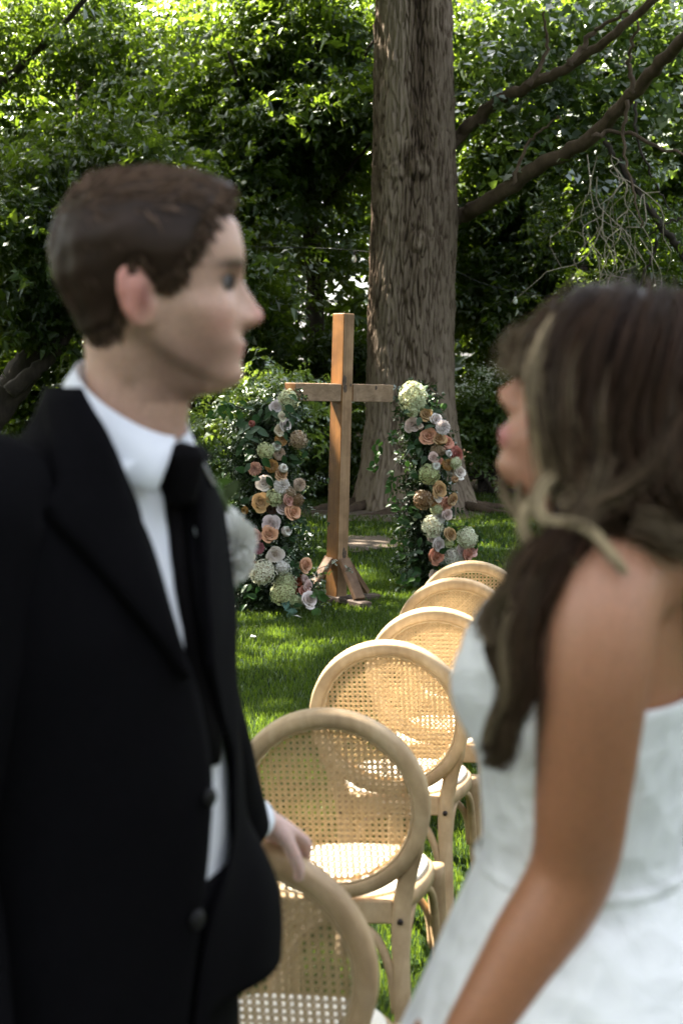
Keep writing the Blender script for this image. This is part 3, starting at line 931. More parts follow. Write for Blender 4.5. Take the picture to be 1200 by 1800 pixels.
# rail fence in the shade
rt = thing('wooden_fence', 'dark two rail wooden fence in shade right of the big trunk', 'fence', P(900, 880, 20.6))
for py in (832, 868):
    a, b = P(800, py + 3, 20.6), P(1300, py - 14, 20.9)
    c = (a + b) / 2; d = b - a; ln = np.linalg.norm(d); ux = d / ln
    R = np.stack([ux, unit(np.cross([0, 0, 1], ux)), np.cross(ux, unit(np.cross([0, 0, 1], ux)))], 1)
    V, F = box(c, (ln, .05, .14), R, .01)
    obj('rail', MB().add(V, F).mesh('rail', False), M['fence'], rt)
for px in (848, 1010, 1180):
    q = P(px, 850, 20.75)
    V, F = box((q[0], q[1] + .06, .5), (.13, .1, 1.0), None, .01)
    obj('post', MB().add(V, F).mesh('post', False), M['fence'], rt)

# string lights in the foliage
rt = thing('string_light', 'string of small clear bulbs hanging in the dark foliage', 'string light', P(88, 360, 18.6))
cab = [(-120, 330), (88, 364), (350, 425), (622, 440), (780, 470), (905, 512), (1300, 560)]
V, F = tube([P(a, b, 18.65) for a, b in cab], .004, 4, 60)
obj('cable', MB().add(V, F).mesh('cable'), M['wire'], rt)
for px, py in ((88, 378), (622, 455), (905, 528)):
    q = P(px, py, 18.6)
    b_ = obj('bulb', MB().add(*tube([q + [0, 0, .045], q + [0, 0, .02], q, q - [0, 0, .03], q - [0, 0, .045]], [.014, .02, .032, .026, .008], 10, 14)).mesh('bulb'), M['glass'], rt)
    obj('socket', MB().add(*tube([q + [0, 0, .045], q + [0, 0, .10]], [.016, .014], 8)).mesh('socket'), M['wire'], rt)
#--PART2--

# ------------------------------------------------------------------ wooden cross
CB = Z(590, 1060, 0)
D0 = CB[1]
rt = thing('wooden_cross', 'tall wooden cross with orange brown sides standing on the lawn before the big trunk', 'cross', (CB[0], CB[1], 0))
PHI = rad(35)
Rz = np.array([[math.cos(PHI), -math.sin(PHI), 0], [math.sin(PHI), math.cos(PHI), 0], [0, 0, 1]])
TILT = rad(1.55)
Rt = np.array([[math.cos(TILT), 0, math.sin(TILT)], [0, 1, 0], [-math.sin(TILT), 0, math.cos(TILT)]])
RC = Rt @ Rz
hC = P(601, 551, D0)[2]
S_ = F_PX / D0
WF, DP, HB = .090, .142, .124
zb = P(600, 690, D0)[2]
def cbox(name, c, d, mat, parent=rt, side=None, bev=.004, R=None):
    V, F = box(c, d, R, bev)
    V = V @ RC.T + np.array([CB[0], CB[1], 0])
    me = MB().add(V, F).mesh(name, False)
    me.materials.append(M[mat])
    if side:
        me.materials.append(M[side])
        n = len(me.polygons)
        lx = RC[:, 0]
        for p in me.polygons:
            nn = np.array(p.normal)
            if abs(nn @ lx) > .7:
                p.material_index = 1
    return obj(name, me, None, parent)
post_ = cbox('post', (0, 0, .05 + (hC - .05) / 2), (WF, DP, hC - .05), 'cross_front', side='cross_side')
LB = .84
ox = -.015
cl = cbox('crossbar', (-(LB / 2 + WF / 2) / 2 + ox / 2 - .0015, .0, zb), (LB / 2 - WF / 2 - ox - .003 + .0, DP - .004, HB), 'cross_bar', side='cross_side')
cr = cbox('crossbar', ((LB / 2 + WF / 2) / 2 + ox / 2 + .0015, .0, zb), (LB / 2 - WF / 2 + ox - .003, DP - .004, HB), 'cross_bar', side='cross_side')
def cpt(x, y, z):
    return RC @ np.array([x, y, z]) + np.array([CB[0], CB[1], 0])
def knot(x, z, rx, rz, seed, y=-DP / 2):
    r_ = np.random.default_rng(seed)
    th_ = np.arange(14) * 2 * math.pi / 14
    k_ = 1 + r_.normal(0, .12, 14)
    V = [cpt(x, y - .0035, z)] + [cpt(x + rx * k_[i] * math.cos(a), y - .0005, z + rz * k_[i] * math.sin(a)) for i, a in enumerate(th_)]
    F = np.array([[0, 1 + i, 1 + (i + 1) % 14] for i in range(14)])
    obj('knot', MB().add(np.array(V), F).mesh('knot'), M['knot'], post_)
knot(-.026, zb + .085, .017, .038, 1)
knot(.028, zb + .055, .009, .012, 2)
knot(-.02, zb + .03, .018, .026, 4)
knot(.25, zb + .04, .011, .016, 3, -DP / 2 + .002)
knot(.012, .36, .016, .045, 6)
# crossed feet and knee braces
cbox('foot', (0, -.012, .036), (.10, .72, .046), 'cross_foot', bev=.01)
cbox('foot', (.0, 0, .024), (.74, .10, .046), 'cross_foot', bev=.01)
for sx, sy in ((-1, 0), (1, 0), (0, -1), (0, 1)):
    d_ = np.array([sx, sy, 0.])
    a_ = math.radians(52)
    ux = np.array([sx * math.cos(a_), sy * math.cos(a_), -math.sin(a_)])
    uy = np.array([-sy, sx, 0.])
    uz = np.cross(ux, uy)
    top = d_ * ((WF if sx else DP) / 2 + .012) + np.array([0, 0, .33])
    ln = .33
    cbox('brace', top + ux * ln / 2 + np.array([0, 0, -.005]), (ln, .085, .036), 'cross_brace', R=np.stack([ux, uy, uz], 1))

# ------------------------------------------------------------------ flowers
def rose_mesh(name, n=20, openness=1.0, seed=1):
    r_ = np.random.default_rng(seed)
    mb = MB()
    U, Vv = np.meshgrid(np.linspace(-1, 1, 6), np.linspace(0, 1, 5))
    for k in range(n):
        q = k / (n - 1)
        ph_ = k * 2.4 + r_.normal(0, .15)
        R_ = .12 + .86 * q ** .85 * openness
        h = .62 - .52 * q ** 1.3 * openness + r_.normal(0, .025)
        wv = 1.5 - .75 * q
        an = ph_ + U * wv * (1 - .22 * Vv ** 3 * U ** 2) + .25 * (1 - q)
        rr = R_ * (.70 + .24 * Vv) + (.04 + .20 * q) * Vv ** 5 * (1 - .55 * U ** 2)
        z = h - .50 + .50 * Vv ** .8 - .10 * U ** 2 * Vv * (.5 + q) - .10 * q * Vv ** 6 + .025 * np.sin(4 * U + k) * Vv + .3
        V = np.stack([rr * np.cos(an), rr * np.sin(an), z - .3], -1).reshape(-1, 3)
        t_ = np.clip(.15 + .65 * q + .7 * (Vv - .5), 0, 1).reshape(-1)  # inner petals darker by nature; self-shadow between petals also painted into the tint
        mb.add(V, grid_faces(5, 6, False), t_)
    V, F = ring_loft(np.array([[(a * math.cos(t_), a * math.sin(t_), z) for t_ in np.arange(8) * .7854] for a, z in ((.92, -.26), (.7, -.06), (.45, .10), (.22, .28), (.06, .40))]))
    mb.add(V, F, .25)
    # back of the flower
    V, F = ring_loft(np.array([[(a * math.cos(t_), a * math.sin(t_), z) for t_ in np.arange(10) * .6283] for a, z in ((.1, -.55), (.4, -.42), (.62, -.2), (.5, -.05))]))
    mb.add(V, F, .2)
    return mb.mesh(name)
def dahlia_mesh(name, seed=1, rings=8):
    mb = MB()
    for k in range(rings):
        n = [4, 7, 10, 13, 15, 15, 14, 12][k]
        el = rad(84 - 14.5 * k)
        for j in range(n):
            a = 2 * math.pi * (j + .5 * (k % 2)) / n + random.gauss(0, .04)
            d = np.array([math.cos(el) * math.cos(a), math.cos(el) * math.sin(a), math.sin(el)])
            s = np.array([-math.sin(a), math.cos(a), 0])
            up = np.cross(d, s)
            L0, L1 = .35, .93 + random.gauss(0, .03)
            wv = .17 + .012 * k
            V = [d * L0, d * (L0 + L1) / 2 + s * wv - up * .05, d * L1 + s * wv * .45 - up * .10, d * (L1 + .07) - up * .04, d * L1 - s * wv * .45 - up * .10, d * (L0 + L1) / 2 - s * wv - up * .05, d * (L0 + L1) / 2 + up * .05]
            V = np.array(V)
            V[:, 2] = V[:, 2] * .75 - .15
            F = np.array([[0, 1, 6], [1, 2, 6], [2, 3, 6], [3, 4, 6], [4, 5, 6], [5, 0, 6]])
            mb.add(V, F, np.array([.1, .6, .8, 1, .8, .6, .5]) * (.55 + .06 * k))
    return mb.mesh(name)
def hydrangea_mesh(name, n=95, zs=1.0, seed=1):
    r_ = np.random.default_rng(seed)
    mb = MB()
    for k in range(n):
        z = 1 - 1.55 * (k + .5) / n
        a = k * 2.39996
        rr = math.sqrt(max(0, 1 - z * z))
        d = np.array([rr * math.cos(a), rr * math.sin(a), z])
        p = d * (1 + r_.normal(0, .06)) * np.array([1, 1, zs])
        nn = unit(d + r_.normal(0, .3, 3))
        x = unit(np.cross(nn, r_.normal(0, 1, 3))); y = np.cross(nn, x)
        s = .20 * r_.uniform(.8, 1.2)
        for q in range(4):
            c_, s_ = math.cos(q * math.pi / 2), math.sin(q * math.pi / 2)
            e1 = x * c_ + y * s_; e2 = -x * s_ + y * c_
            V = np.array([p, p + s * (e1 * .6 + e2 * .45) + nn * .03, p + s * e1 * 1.1 + nn * r_.uniform(-.05, .05), p + s * (e1 * .6 - e2 * .45) + nn * .03])
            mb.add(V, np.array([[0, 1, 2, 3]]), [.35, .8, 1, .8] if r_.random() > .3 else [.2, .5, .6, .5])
    th_ = np.arange(10) * .6283
    V, F = ring_loft(np.array([[(.82 * math.cos(e) * math.cos(t_), .82 * math.cos(e) * math.sin(t_), .82 * zs * math.sin(e)) for t_ in th_] for e in (-.9, -.5, 0, .5, 1.0, 1.4)]))
    mb.add(V, F, .0)
    return mb.mesh(name, False)
FM = {'rose': [rose_mesh('rose', 15, 1.0, 1), rose_mesh('rose', 14, .92, 2), rose_mesh('rose', 17, 1.06, 3)],
      'dahlia': [dahlia_mesh('dahlia', 1)],
      'hydrangea': [hydrangea_mesh('hydrangea', 95, .95, 1), hydrangea_mesh('hydrangea', 80, .9, 2)],
      'hydrangea_cone': [hydrangea_mesh('hydrangea', 110, 1.3, 3)],
      'ranunculus': [rose_mesh('ranunculus', 16, .55, 5)]}
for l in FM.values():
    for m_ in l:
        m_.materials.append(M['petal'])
FC = {'blush': (.82, .65, .59), 'lav': (.86, .77, .75), 'white': (.90, .89, .85), 'cream': (.80, .74, .58), 'caramel': (.60, .38, .19), 'peach': (.84, .46, .30), 'coral': (.74, .34, .24), 'pink': (.76, .42, .36), 'bright': (.95, .94, .90),
      'rust': (.30, .075, .030), 'mauve': (.50, .20, .24), 'orange': (.50, .28, .09), 'brown': (.28, .165, .085), 'tan': (.42, .31, .20), 'green': (.62, .70, .38), 'pale': (.72, .77, .50), 'wg': (.82, .84, .66),
      'dusty': (.46, .15, .13), 'dark': (.10, .055, .045), 'salmon': (.66, .36, .27), 'dblush': (.70, .53, .42)}
COLWORD = {'bright': 'white', 'blush': 'blush', 'lav': 'pale lavender', 'white': 'white', 'cream': 'cream', 'caramel': 'caramel', 'peach': 'peach', 'coral': 'coral', 'pink': 'pink', 'rust': 'rust red', 'mauve': 'mauve', 'orange': 'orange brown',
           'brown': 'brown dried', 'tan': 'tan dried', 'green': 'green', 'pale': 'pale green', 'wg': 'greenish white', 'dusty': 'dusty red', 'dark': 'dark brown', 'salmon': 'salmon', 'dblush': 'beige blush'}
def flower(kind, p, r_, colr, face, parent, plain=False):
    mesh = random.choice(FM[kind])
    o = bpy.data.objects.new('hydrangea' if kind == 'hydrangea_cone' else kind, mesh)
    COL.objects.link(o)
    f = Vector(face).normalized()
    q = f.to_track_quat('Z', 'Y')
    mt = Matrix.Translation(Vector(p)) @ q.to_matrix().to_4x4() @ Matrix.Rotation(random.uniform(0, 6.28), 4, 'Z') @ Matrix.Diagonal((r_, r_, r_, 1))
    o.parent = parent
    o.matrix_parent_inverse = Matrix.Translation(-parent.location)
    o.matrix_basis = mt
    v = random.uniform(.9, 1.06)
    c = FC[colr]
    o.color = (c[0] * v, c[1] * v * random.uniform(.96, 1.04), c[2] * v * random.uniform(.94, 1.06), 1)
    o['label'] = f"{COLWORD[colr]} {o.name.split('.')[0]}"
    return o
H, HC, R_, D_, N_ = 'hydrangea', 'hydrangea_cone', 'rose', 'dahlia', 'ranunculus'
LEFT = [(760, 190, HC, 52, 'pale'), (675, 222, R_, 38, 'lav'), (720, 295, R_, 26, 'cream'), (745, 355, R_, 40, 'lav'), (700, 397, R_, 32, 'cream'), (715, 460, D_, 37, 'orange'), (835, 465, H, 48, 'tan'), (680, 510, N_, 34, 'white'),
        (600, 540, H, 44, 'green'), (702, 562, D_, 38, 'dblush'), (520, 668, D_, 40, 'salmon'), (645, 650, D_, 38, 'orange'), (730, 665, N_, 30, 'white'), (715, 710, R_, 40, 'caramel'), (592, 772, R_, 48, 'lav'), (722, 795, D_, 47, 'white'),
        (848, 785, D_, 38, 'dblush'), (562, 915, R_, 52, 'caramel'), (665, 878, H, 46, 'green'), (772, 850, H, 38, 'tan'), (828, 895, H, 34, 'brown'), (765, 898, R_, 34, 'pink'), (728, 945, R_, 44, 'lav'), (798, 985, R_, 48, 'peach'),
        (450, 970, N_, 26, 'orange'), (640, 962, R_, 30, 'dark'), (410, 1055, R_, 30, 'caramel'), (637, 1072, R_, 50, 'lav'), (628, 1140, R_, 46, 'peach'), (755, 1117, N_, 36, 'white'), (522, 1155, R_, 45, 'pink'), (545, 1240, D_, 36, 'mauve'),
        (452, 1130, R_, 34, 'caramel'), (668, 1290, R_, 46, 'lav'), (488, 1305, R_, 34, 'lav'), (500, 1372, D_, 34, 'orange'), (583, 1418, H, 66, 'wg'), (722, 1380, H, 36, 'white'), (890, 1365, R_, 42, 'peach'), (752, 1490, H, 58, 'green'),
        (722, 1567, H, 64, 'green'), (828, 1475, R_, 40, 'rust'), (882, 1462, N_, 30, 'blush'), (905, 1512, R_, 32, 'blush'), (885, 1548, R_, 36, 'coral'), (818, 1622, H, 40, 'green'), (915, 1615, R_, 46, 'lav'), (810, 1560, R_, 32, 'rust'),
        (495, 1238, N_, 22, 'dusty'), (330, 1240, R_, 34, 'lav'), (350, 1400, R_, 34, 'cream'), (500, 345, N_, 22, 'dusty'), (290, 1540, N_, 20, 'cream')]
RIGHT = [(430, 160, HC, 68, 'pale'), (425, 250, H, 36, 'pale'), (488, 215, H, 26, 'green'), (530, 278, R_, 42, 'caramel'), (597, 312, R_, 36, 'white'), (425, 355, R_, 44, 'blush'), (482, 365, N_, 22, 'blush'), (650, 372, D_, 44, 'lav'), (545, 435, R_, 50, 'peach'),
         (622, 455, R_, 38, 'caramel'), (670, 482, R_, 42, 'coral'), (612, 535, H, 38, 'tan'), (743, 572, R_, 42, 'dusty'), (690, 560, N_, 25, 'white'), (580, 590, R_, 28, 'blush'), (607, 617, R_, 30, 'coral'), (597, 650, N_, 30, 'white'),
         (685, 637, D_, 36, 'orange'), (737, 630, H, 32, 'pale'), (763, 695, R_, 42, 'lav'), (700, 690, N_, 26, 'white'), (548, 710, H, 54, 'green'), (622, 820, R_, 42, 'caramel'), (505, 895, H, 50, 'brown'), (718, 890, R_, 32, 'caramel'),
         (612, 878, R_, 28, 'lav'), (663, 930, R_, 48, 'peach'), (578, 905, D_, 28, 'orange'), (620, 1018, D_, 40, 'white'), (677, 1000, R_, 30, 'blush'), (600, 962, H, 32, 'green'), (570, 1085, H, 58, 'wg'), (700, 1142, R_, 40, 'caramel'),
         (580, 1162, R_, 36, 'lav'), (615, 1220, R_, 40, 'lav'), (600, 1297, R_, 50, 'coral'), (727, 1310, H, 50, 'white'), (820, 1170, H, 54, 'wg'), (845, 1250, R_, 40, 'pink'), (825, 1288, R_, 38, 'coral'), (775, 1255, R_, 30, 'lav'), (585, 1437, R_, 34, 'blush'),
         (735, 745, N_, 24, 'caramel'), (690, 1205, H, 26, 'green')]
leaf_me = []
for k in range(3):
    xs = np.linspace(0, 1, 6)
    wv = np.array([.02, .19, .25, .22, .13, .005]) * (1 + .15 * k)
    zz_ = -.25 * xs ** 2 + .03 * np.sin(5 * xs + k)
    V = []
    for x_, w_, z_ in zip(xs, wv, zz_):
        V += [(x_, -w_, z_ + w_ * .35), (x_, 0, z_), (x_, w_, z_ + w_ * .35)]
    m_ = fmesh('leaf', np.array(V), grid_faces(6, 3, False), True, {'tint': np.full(18, .5)})
    m_.materials.append(M['leaf_obj'])
    leaf_me.append(m_)
def leaf_part(p, d, size, colr, parent, me=None):
    o = bpy.data.objects.new('leaf', me or random.choice(leaf_me))
    COL.objects.link(o)
    x = unit(d); n_ = unit(np.array([random.gauss(0, .5), random.gauss(-.8, .4), random.gauss(.5, .4)]))
    y = unit(np.cross(n_, x)); z = np.cross(x, y)
    mt = Matrix(((x[0] * size, y[0] * size, z[0] * size, p[0]), (x[1] * size, y[1] * size, z[1] * size, p[1]), (x[2] * size, y[2] * size, z[2] * size, p[2]), (0, 0, 0, 1)))
    o.parent = parent
    o.matrix_parent_inverse = Matrix.Translation(-parent.location)
    o.matrix_basis = mt
    o.color = (*colr, 1)
    return o
GREENS = [(.035, .075, .028), (.055, .095, .048), (.03, .075, .02), (.08, .12, .07), (.028, .058, .02)]
def arrangement(name, label, base, y, zx, fl, spine, nleaf, seed, nparts):
    rt = thing(name, label, 'flower arrangement', base)
    r_ = np.random.default_rng(seed)
    # inner stand: two upright rods and rings holding the stems
    mb = MB()
    for dx in (-.06, .06):
        V, F = tube([(base[0] + dx, y + .12, .0), (base[0] + dx + .02, y + .12, .75), (base[0] + dx + .05, y + .12, 1.40)], .008, 6, 12)
        mb.add(V, F)
    obj('stand', mb.mesh('stand'), M['wire'], rt)
    sp = np.array([P(a, b, y + .17) for a, b, _ in spine]); sw = np.array([c for _, _, c in spine])
    t_ = r_.uniform(0, len(spine) - 1, nleaf)
    i = np.minimum(t_.astype(int), len(spine) - 2); f = (t_ - i)[:, None]
    c = sp[i] * (1 - f) + sp[i + 1] * f
    wv = sw[i] * (1 - f[:, 0]) + sw[i + 1] * f[:, 0]
    c = c + np.stack([r_.normal(0, .5, nleaf) * wv, r_.normal(0, .30, nleaf) * np.minimum(wv, .16), r_.normal(0, .05, nleaf)], 1)
    c = c[c[:, 2] > .02]
    V, F, t = leaf_cloud(c, .095, 'oval', seed + 1, .42, .25, .9, .25)
    obj('foliage', fmesh(name + '_foliage', V, F, False, {'tint': t}), M['leaf_e'], rt, kind='stuff')
    for fx, fy, kd, rr, cl_ in fl:
        px, py = zx + fx / 4.0909, 660 + fy / 4.0909
        lift = random.uniform(-.04, .06)
        p = P(px, py, y - .14 + lift)
        rr_ = rr / 4.0909 * (y - .1) / F_PX * 1.36
        mid = np.interp(py, [s[1] for s in spine], [s[0] for s in spine])
        face = (np.clip((px - mid) / 60, -.8, .8) + random.gauss(0, .22), -1.0, .25 + random.gauss(0, .25))
        if kd == HC:
            face = (random.gauss(0, .2), -.55, .8)
        p[2] = max(p[2], rr_ * .7)
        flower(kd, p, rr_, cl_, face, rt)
    # single leaves that stand out among the flowers
    for k in range(nparts):
        s_ = r_.uniform(0, len(spine) - 1); i = min(int(s_), len(spine) - 2); f = s_ - i
        a = np.array(spine[i][:2]) * (1 - f) + np.array(spine[i + 1][:2]) * f
        wv = spine[i][2] * (1 - f) + spine[i + 1][2] * f
        sd = r_.choice([-1, 1])
        p = P(a[0], a[1], y - .07) + np.array([sd * wv * r_.uniform(.05, .95), r_.normal(0, .05), r_.normal(0, .04)])
        if p[2] < .04:
            continue
        leaf_part(p, (sd * r_.uniform(.2, 1), r_.normal(-.35, .3), r_.normal(-.15, .5)), r_.uniform(.05, .085), GREENS[r_.integers(5)], rt)
    return rt
YL = Z(480, 1078, 0)[1]
YR = Z(745, 1038, 0)[1]
b_ = Z(480, 1070, 0)
spL = [(495, 700, .08), (470, 740, .18), (460, 800, .22), (465, 860, .20), (462, 920, .22), (468, 975, .24), (468, 1030, .29), (478, 1066, .29)]
LA = arrangement('flower_column', "left flower column of roses and hydrangeas beside the man's chest", (b_[0], YL, 0), YL, 320, LEFT, spL, 4200, 51, 150)
spR = [(728, 690, .05), (742, 740, .12), (750, 790, .13), (752, 840, .12), (745, 890, .13), (745, 940, .13), (745, 990, .14), (745, 1030, .15)]
b_ = Z(745, 1034, 0)
RA = arrangement('flower_column', 'right flower column of roses and hydrangeas between cross and chairs', (b_[0], YR, 0), YR, 620, RIGHT, spR, 2600, 52, 120)
def vine(parent, pix, y, n, size, cols, sd):
    pts_ = [P(a, b, y) for a, b in pix]
    p = catmull(pts_, 30)
    V, F = tube(p, np.linspace(.004, .0015, 30), 5)
    obj('stem', MB().add(V, F).mesh('stem'), M['bark_dark'], parent)
    r_ = np.random.default_rng(sd)
    for k in range(n):
        i = r_.integers(1, 30)
        q = p[i] + r_.normal(0, .02, 3)
        leaf_part(q, (r_.normal(0, 1), r_.normal(-.4, .4), r_.normal(-.4, .7)), size * r_.uniform(.7, 1.2), cols[r_.integers(len(cols))], parent)
LG = [(.045, .105, .02), (.06, .125, .025), (.035, .085, .018)]
vine(RA, [(735, 750), (710, 752), (685, 765), (665, 790), (660, 830)], YR - .05, 34, .055, LG, 1)
vine(RA, [(735, 780), (710, 800), (690, 830), (688, 870), (696, 890)], YR - .05, 30, .055, LG, 2)
vine(RA, [(740, 700), (752, 700), (765, 705), (775, 720)], YR - .05, 16, .05, LG, 3)
vine(RA, [(790, 930), (820, 925), (840, 940), (850, 955)], YR - .1, 18, .055, LG, 4)
vine(RA, [(735, 1010), (710, 1030), (690, 1045), (678, 1052)], YR - .2, 20, .055, LG, 5)
vine(RA, [(720, 880), (705, 930), (715, 990)], YR - .05, 24, .05, LG, 6)
vine(LA, [(500, 1050), (515, 1068), (528, 1080)], YL - .12, 7, .10, [(.16, .27, .22), (.13, .23, .19)], 7)
vine(LA, [(455, 800), (440, 760), (445, 745)], YL - .10, 12, .085, [(.17, .23, .16), (.12, .18, .12)], 8)
vine(LA, [(400, 830), (385, 850), (372, 870)], YL - .05, 14, .07, [(.16, .24, .05), (.12, .2, .04)], 9)
vine(LA, [(430, 720), (400, 712), (380, 730)], YL - .02, 22, .06, LG, 10)
vine(LA, [(420, 1010), (405, 1030), (400, 1050)], YL - .12, 22, .07, GREENS, 11)
vine(LA, [(545, 1030), (556, 1045), (562, 1062)], YL - .15, 6, .085, [(.06, .12, .03)], 12)
vine(LA, [(515, 760), (530, 770), (536, 790)], YL - .05, 12, .06, GREENS, 13)
vine(LA, [(515, 905), (530, 915), (535, 930)], YL - .08, 12, .055, GREENS, 14)
# airy white sprigs
def sprig(parent, pix, y, n, sd):
    pts_ = [P(a, b, y) for a, b in pix]
    p = catmull(pts_, 20)
    V, F = tube(p, .002, 4)
    mb = MB().add(V, F, .1)
    o = obj('sprig', mb.mesh('sprig'), M['leaf_e'], parent)
    r_ = np.random.default_rng(sd)
    m2 = MB()
    for k in range(n):
        q = p[r_.integers(2, 20)] + r_.normal(0, .012, 3)
        s_ = r_.uniform(.007, .012)
        for _ in range(4):
            d = unit(r_.normal(0, 1, 3) + np.array([0, -.8, 0])); e_ = unit(np.cross(d, r_.normal(0, 1, 3)))
            m2.add(np.array([q, q + s_ * (d * .6 + e_ * .5), q + s_ * d * 1.2, q + s_ * (d * .6 - e_ * .5)]), np.array([[0, 1, 2, 3]]), .9)
    obj('blossoms', m2.mesh('sprig_blossoms', False), M['blossom'], o)
sprig(LA, [(548, 1012), (560, 1000), (578, 993), (595, 985)], YL - .15, 16, 1)
sprig(LA, [(500, 990), (515, 975), (522, 965)], YL - .15, 16, 2)
sprig(LA, [(495, 1005), (510, 1000), (520, 1015)], YL - .15, 14, 3)
sprig(LA, [(455, 975), (470, 960), (490, 950)], YL - .12, 12, 4)
sprig(RA, [(690, 780), (700, 800), (715, 830)], YR - .1, 10, 5)

# petals and leaves lying on the lawn
pm = fmesh('petal', np.array([(0, -.5, 0), (.35, 0, .1), (0, .5, .04), (-.35, 0, .12), (0, 0, .0)]), np.array([[0, 1, 4], [1, 2, 4], [2, 3, 4], [3, 0, 4]]), True, {'tint': np.full(5, .9)})
pm.materials.append(M['petal'])
for px, py, s_, col_, lb in ((445, 1119, .055, (.82, .78, .78), 'white petal alone on open grass below the left flower column'), (524, 1084, .06, (.80, .76, .66), 'cream petal on the grass at the foot of the left flower column'),
                         (893, 965, .05, (.82, .8, .72), "white petal on the grass left of the woman's hair"), (873, 986, .055, (.55, .36, .07), 'fallen yellow leaf on the grass behind the farthest chair'),
                         (832, 925, .05, (.5, .3, .06), 'fallen orange leaf on the grass by the trunk roots')):
    q = Z(px, py, .045)
    o = bpy.data.objects.new('petal' if 'petal' in lb else 'fallen_leaf', pm)
    COL.objects.link(o)
    o.location = tuple(q); o.scale = (s_, s_, s_); o.rotation_euler = (random.uniform(-.3, .3), random.uniform(-.3, .3), random.uniform(0, 6))
    o.color = (*col_, 1)
    tag(o, lb, 'petal' if 'petal' in lb else 'leaf', 'petals and leaves fallen on the lawn')

# ------------------------------------------------------------------ cane back chairs
RA_, RB_ = .224, .228          # outer half axes of the round back
LEAN = rad(11)
BC = np.array([0, -.250, .698])
BV = np.array([0, -math.sin(LEAN), math.cos(LEAN)])
BN = np.array([0, math.cos(LEAN), math.sin(LEAN)])      # towards the sitter
def bp(u, v, n=0):
    return BC + np.array([1., 0, 0]) * u + BV * v + BN * n
def back_ring():
    prof = [(-.5, -.34), (-.38, -.5), (.36, -.5), (.5, -.33), (.5, .33), (.36, .5), (-.38, .5), (-.5, .34)]
    n = 72
    R = np.zeros((n, 8, 3))
    for i in range(n):
        a = 2 * math.pi * i / n
        wd, dp_ = .036, .040
        for j, (pr, pn) in enumerate(prof):
            k = -wd / 2 + pr * wd
            R[i, j] = bp((RA_ + k) * math.cos(a), (RB_ + k) * math.sin(a), pn * dp_)
    V = R.reshape(-1, 3)
    i = np.arange(n)[:, None]; j = np.arange(8)[None, :]
    F = np.stack([i * 8 + j, ((i + 1) % n) * 8 + j, ((i + 1) % n) * 8 + (j + 1) % 8, i * 8 + (j + 1) % 8], -1).reshape(-1, 4)
    return V, F
def cane_mesh():
    a, b = RA_ - .036 + .004, RB_ - .036 + .004
    p = .0142
    mb = MB()
    r_ = np.random.default_rng(4)
    def strand(p0, p1, wd, n0, t):
        d = np.array(p1) - np.array(p0)
        ln = np.hypot(*d)
        if ln < .01:
            return
        q = np.array([-d[1], d[0]]) / ln * wd / 2
        m = max(2, int(ln / .03))
        V = []
        for k in range(m + 1):
            c = np.array(p0) + d * k / m
            nn = n0 + .0006 * math.sin(k * 2.1 + t * 9)
            V += [bp(c[0] - q[0], c[1] - q[1], nn - .0004), bp(c[0], c[1], nn + .0006), bp(c[0] + q[0], c[1] + q[1], nn - .0004)]
        mb.add(np.array(V), grid_faces(m + 1, 3, False), np.clip(t, 0, 1))
    def clip(nx, ny, c):
        # line nx*u+ny*v=c with the oval
        al = (nx * a) ** 2 + (ny * b) ** 2
        if c * c >= al * .995:
            return None
        u0, v0 = nx * a * a * c / al, ny * b * b * c / al
        dx, dy = -ny, nx
        A = (dx / a) ** 2 + (dy / b) ** 2
        B_ = 2 * (u0 * dx / a ** 2 + v0 * dy / b ** 2)
        C_ = (u0 / a) ** 2 + (v0 / b) ** 2 - 1
        ds = math.sqrt(max(0, B_ * B_ - 4 * A * C_))
        t0, t1 = (-B_ - ds) / (2 * A), (-B_ + ds) / (2 * A)
        return (u0 + dx * t0, v0 + dy * t0), (u0 + dx * t1, v0 + dy * t1)
    K = 16
    for k in range(-K, K + 1):
        for o_ in (-.0021, .0021):
            for nx, ny, n0 in ((1, 0, -.001), (0, 1, .0005)):
                s = clip(nx, ny, k * p + o_)
                if s:
                    strand(*s, .0025, n0, r_.uniform(.25, .95))
    h = math.sqrt(.5)
    for k in range(-2 * K, 2 * K):
        for sg, n0 in ((1, .0018), (-1, -.0022)):
            s = clip(h, sg * h, (k + .5) * p * h)
            if s:
                strand(*s, .0031, n0, r_.uniform(.25, .95))
    return mb.mesh('cane_panel')
def cord_mesh():
    mb = MB()
    n = 96
    for nn in (-.0115, .0115):
        c = np.array([bp((RA_ - .038) * math.cos(t_), (RB_ - .038) * math.sin(t_), nn) for t_ in np.linspace(0, 2 * math.pi, n + 1)[:-1]])
        R = np.zeros((n, 6, 3))
        for i in range(n):
            t_ = 2 * math.pi * i / n
            e1 = bp(math.cos(t_), math.sin(t_)) - BC
            rr_ = .0042 * (1 + .14 * math.sin(i * 2.1))
            for j in range(6):
                x_ = j * math.pi / 3
                R[i, j] = c[i] + rr_ * (e1 * math.cos(x_) + BN * math.sin(x_))
        i = np.arange(n)[:, None]; j = np.arange(6)[None, :]
        F = np.stack([i * 6 + j, ((i + 1) % n) * 6 + j, ((i + 1) % n) * 6 + (j + 1) % 6, i * 6 + (j + 1) % 6], -1).reshape(-1, 4)
        mb.add(R.reshape(-1, 3), F, .85)
    return mb.mesh('cane_cord')
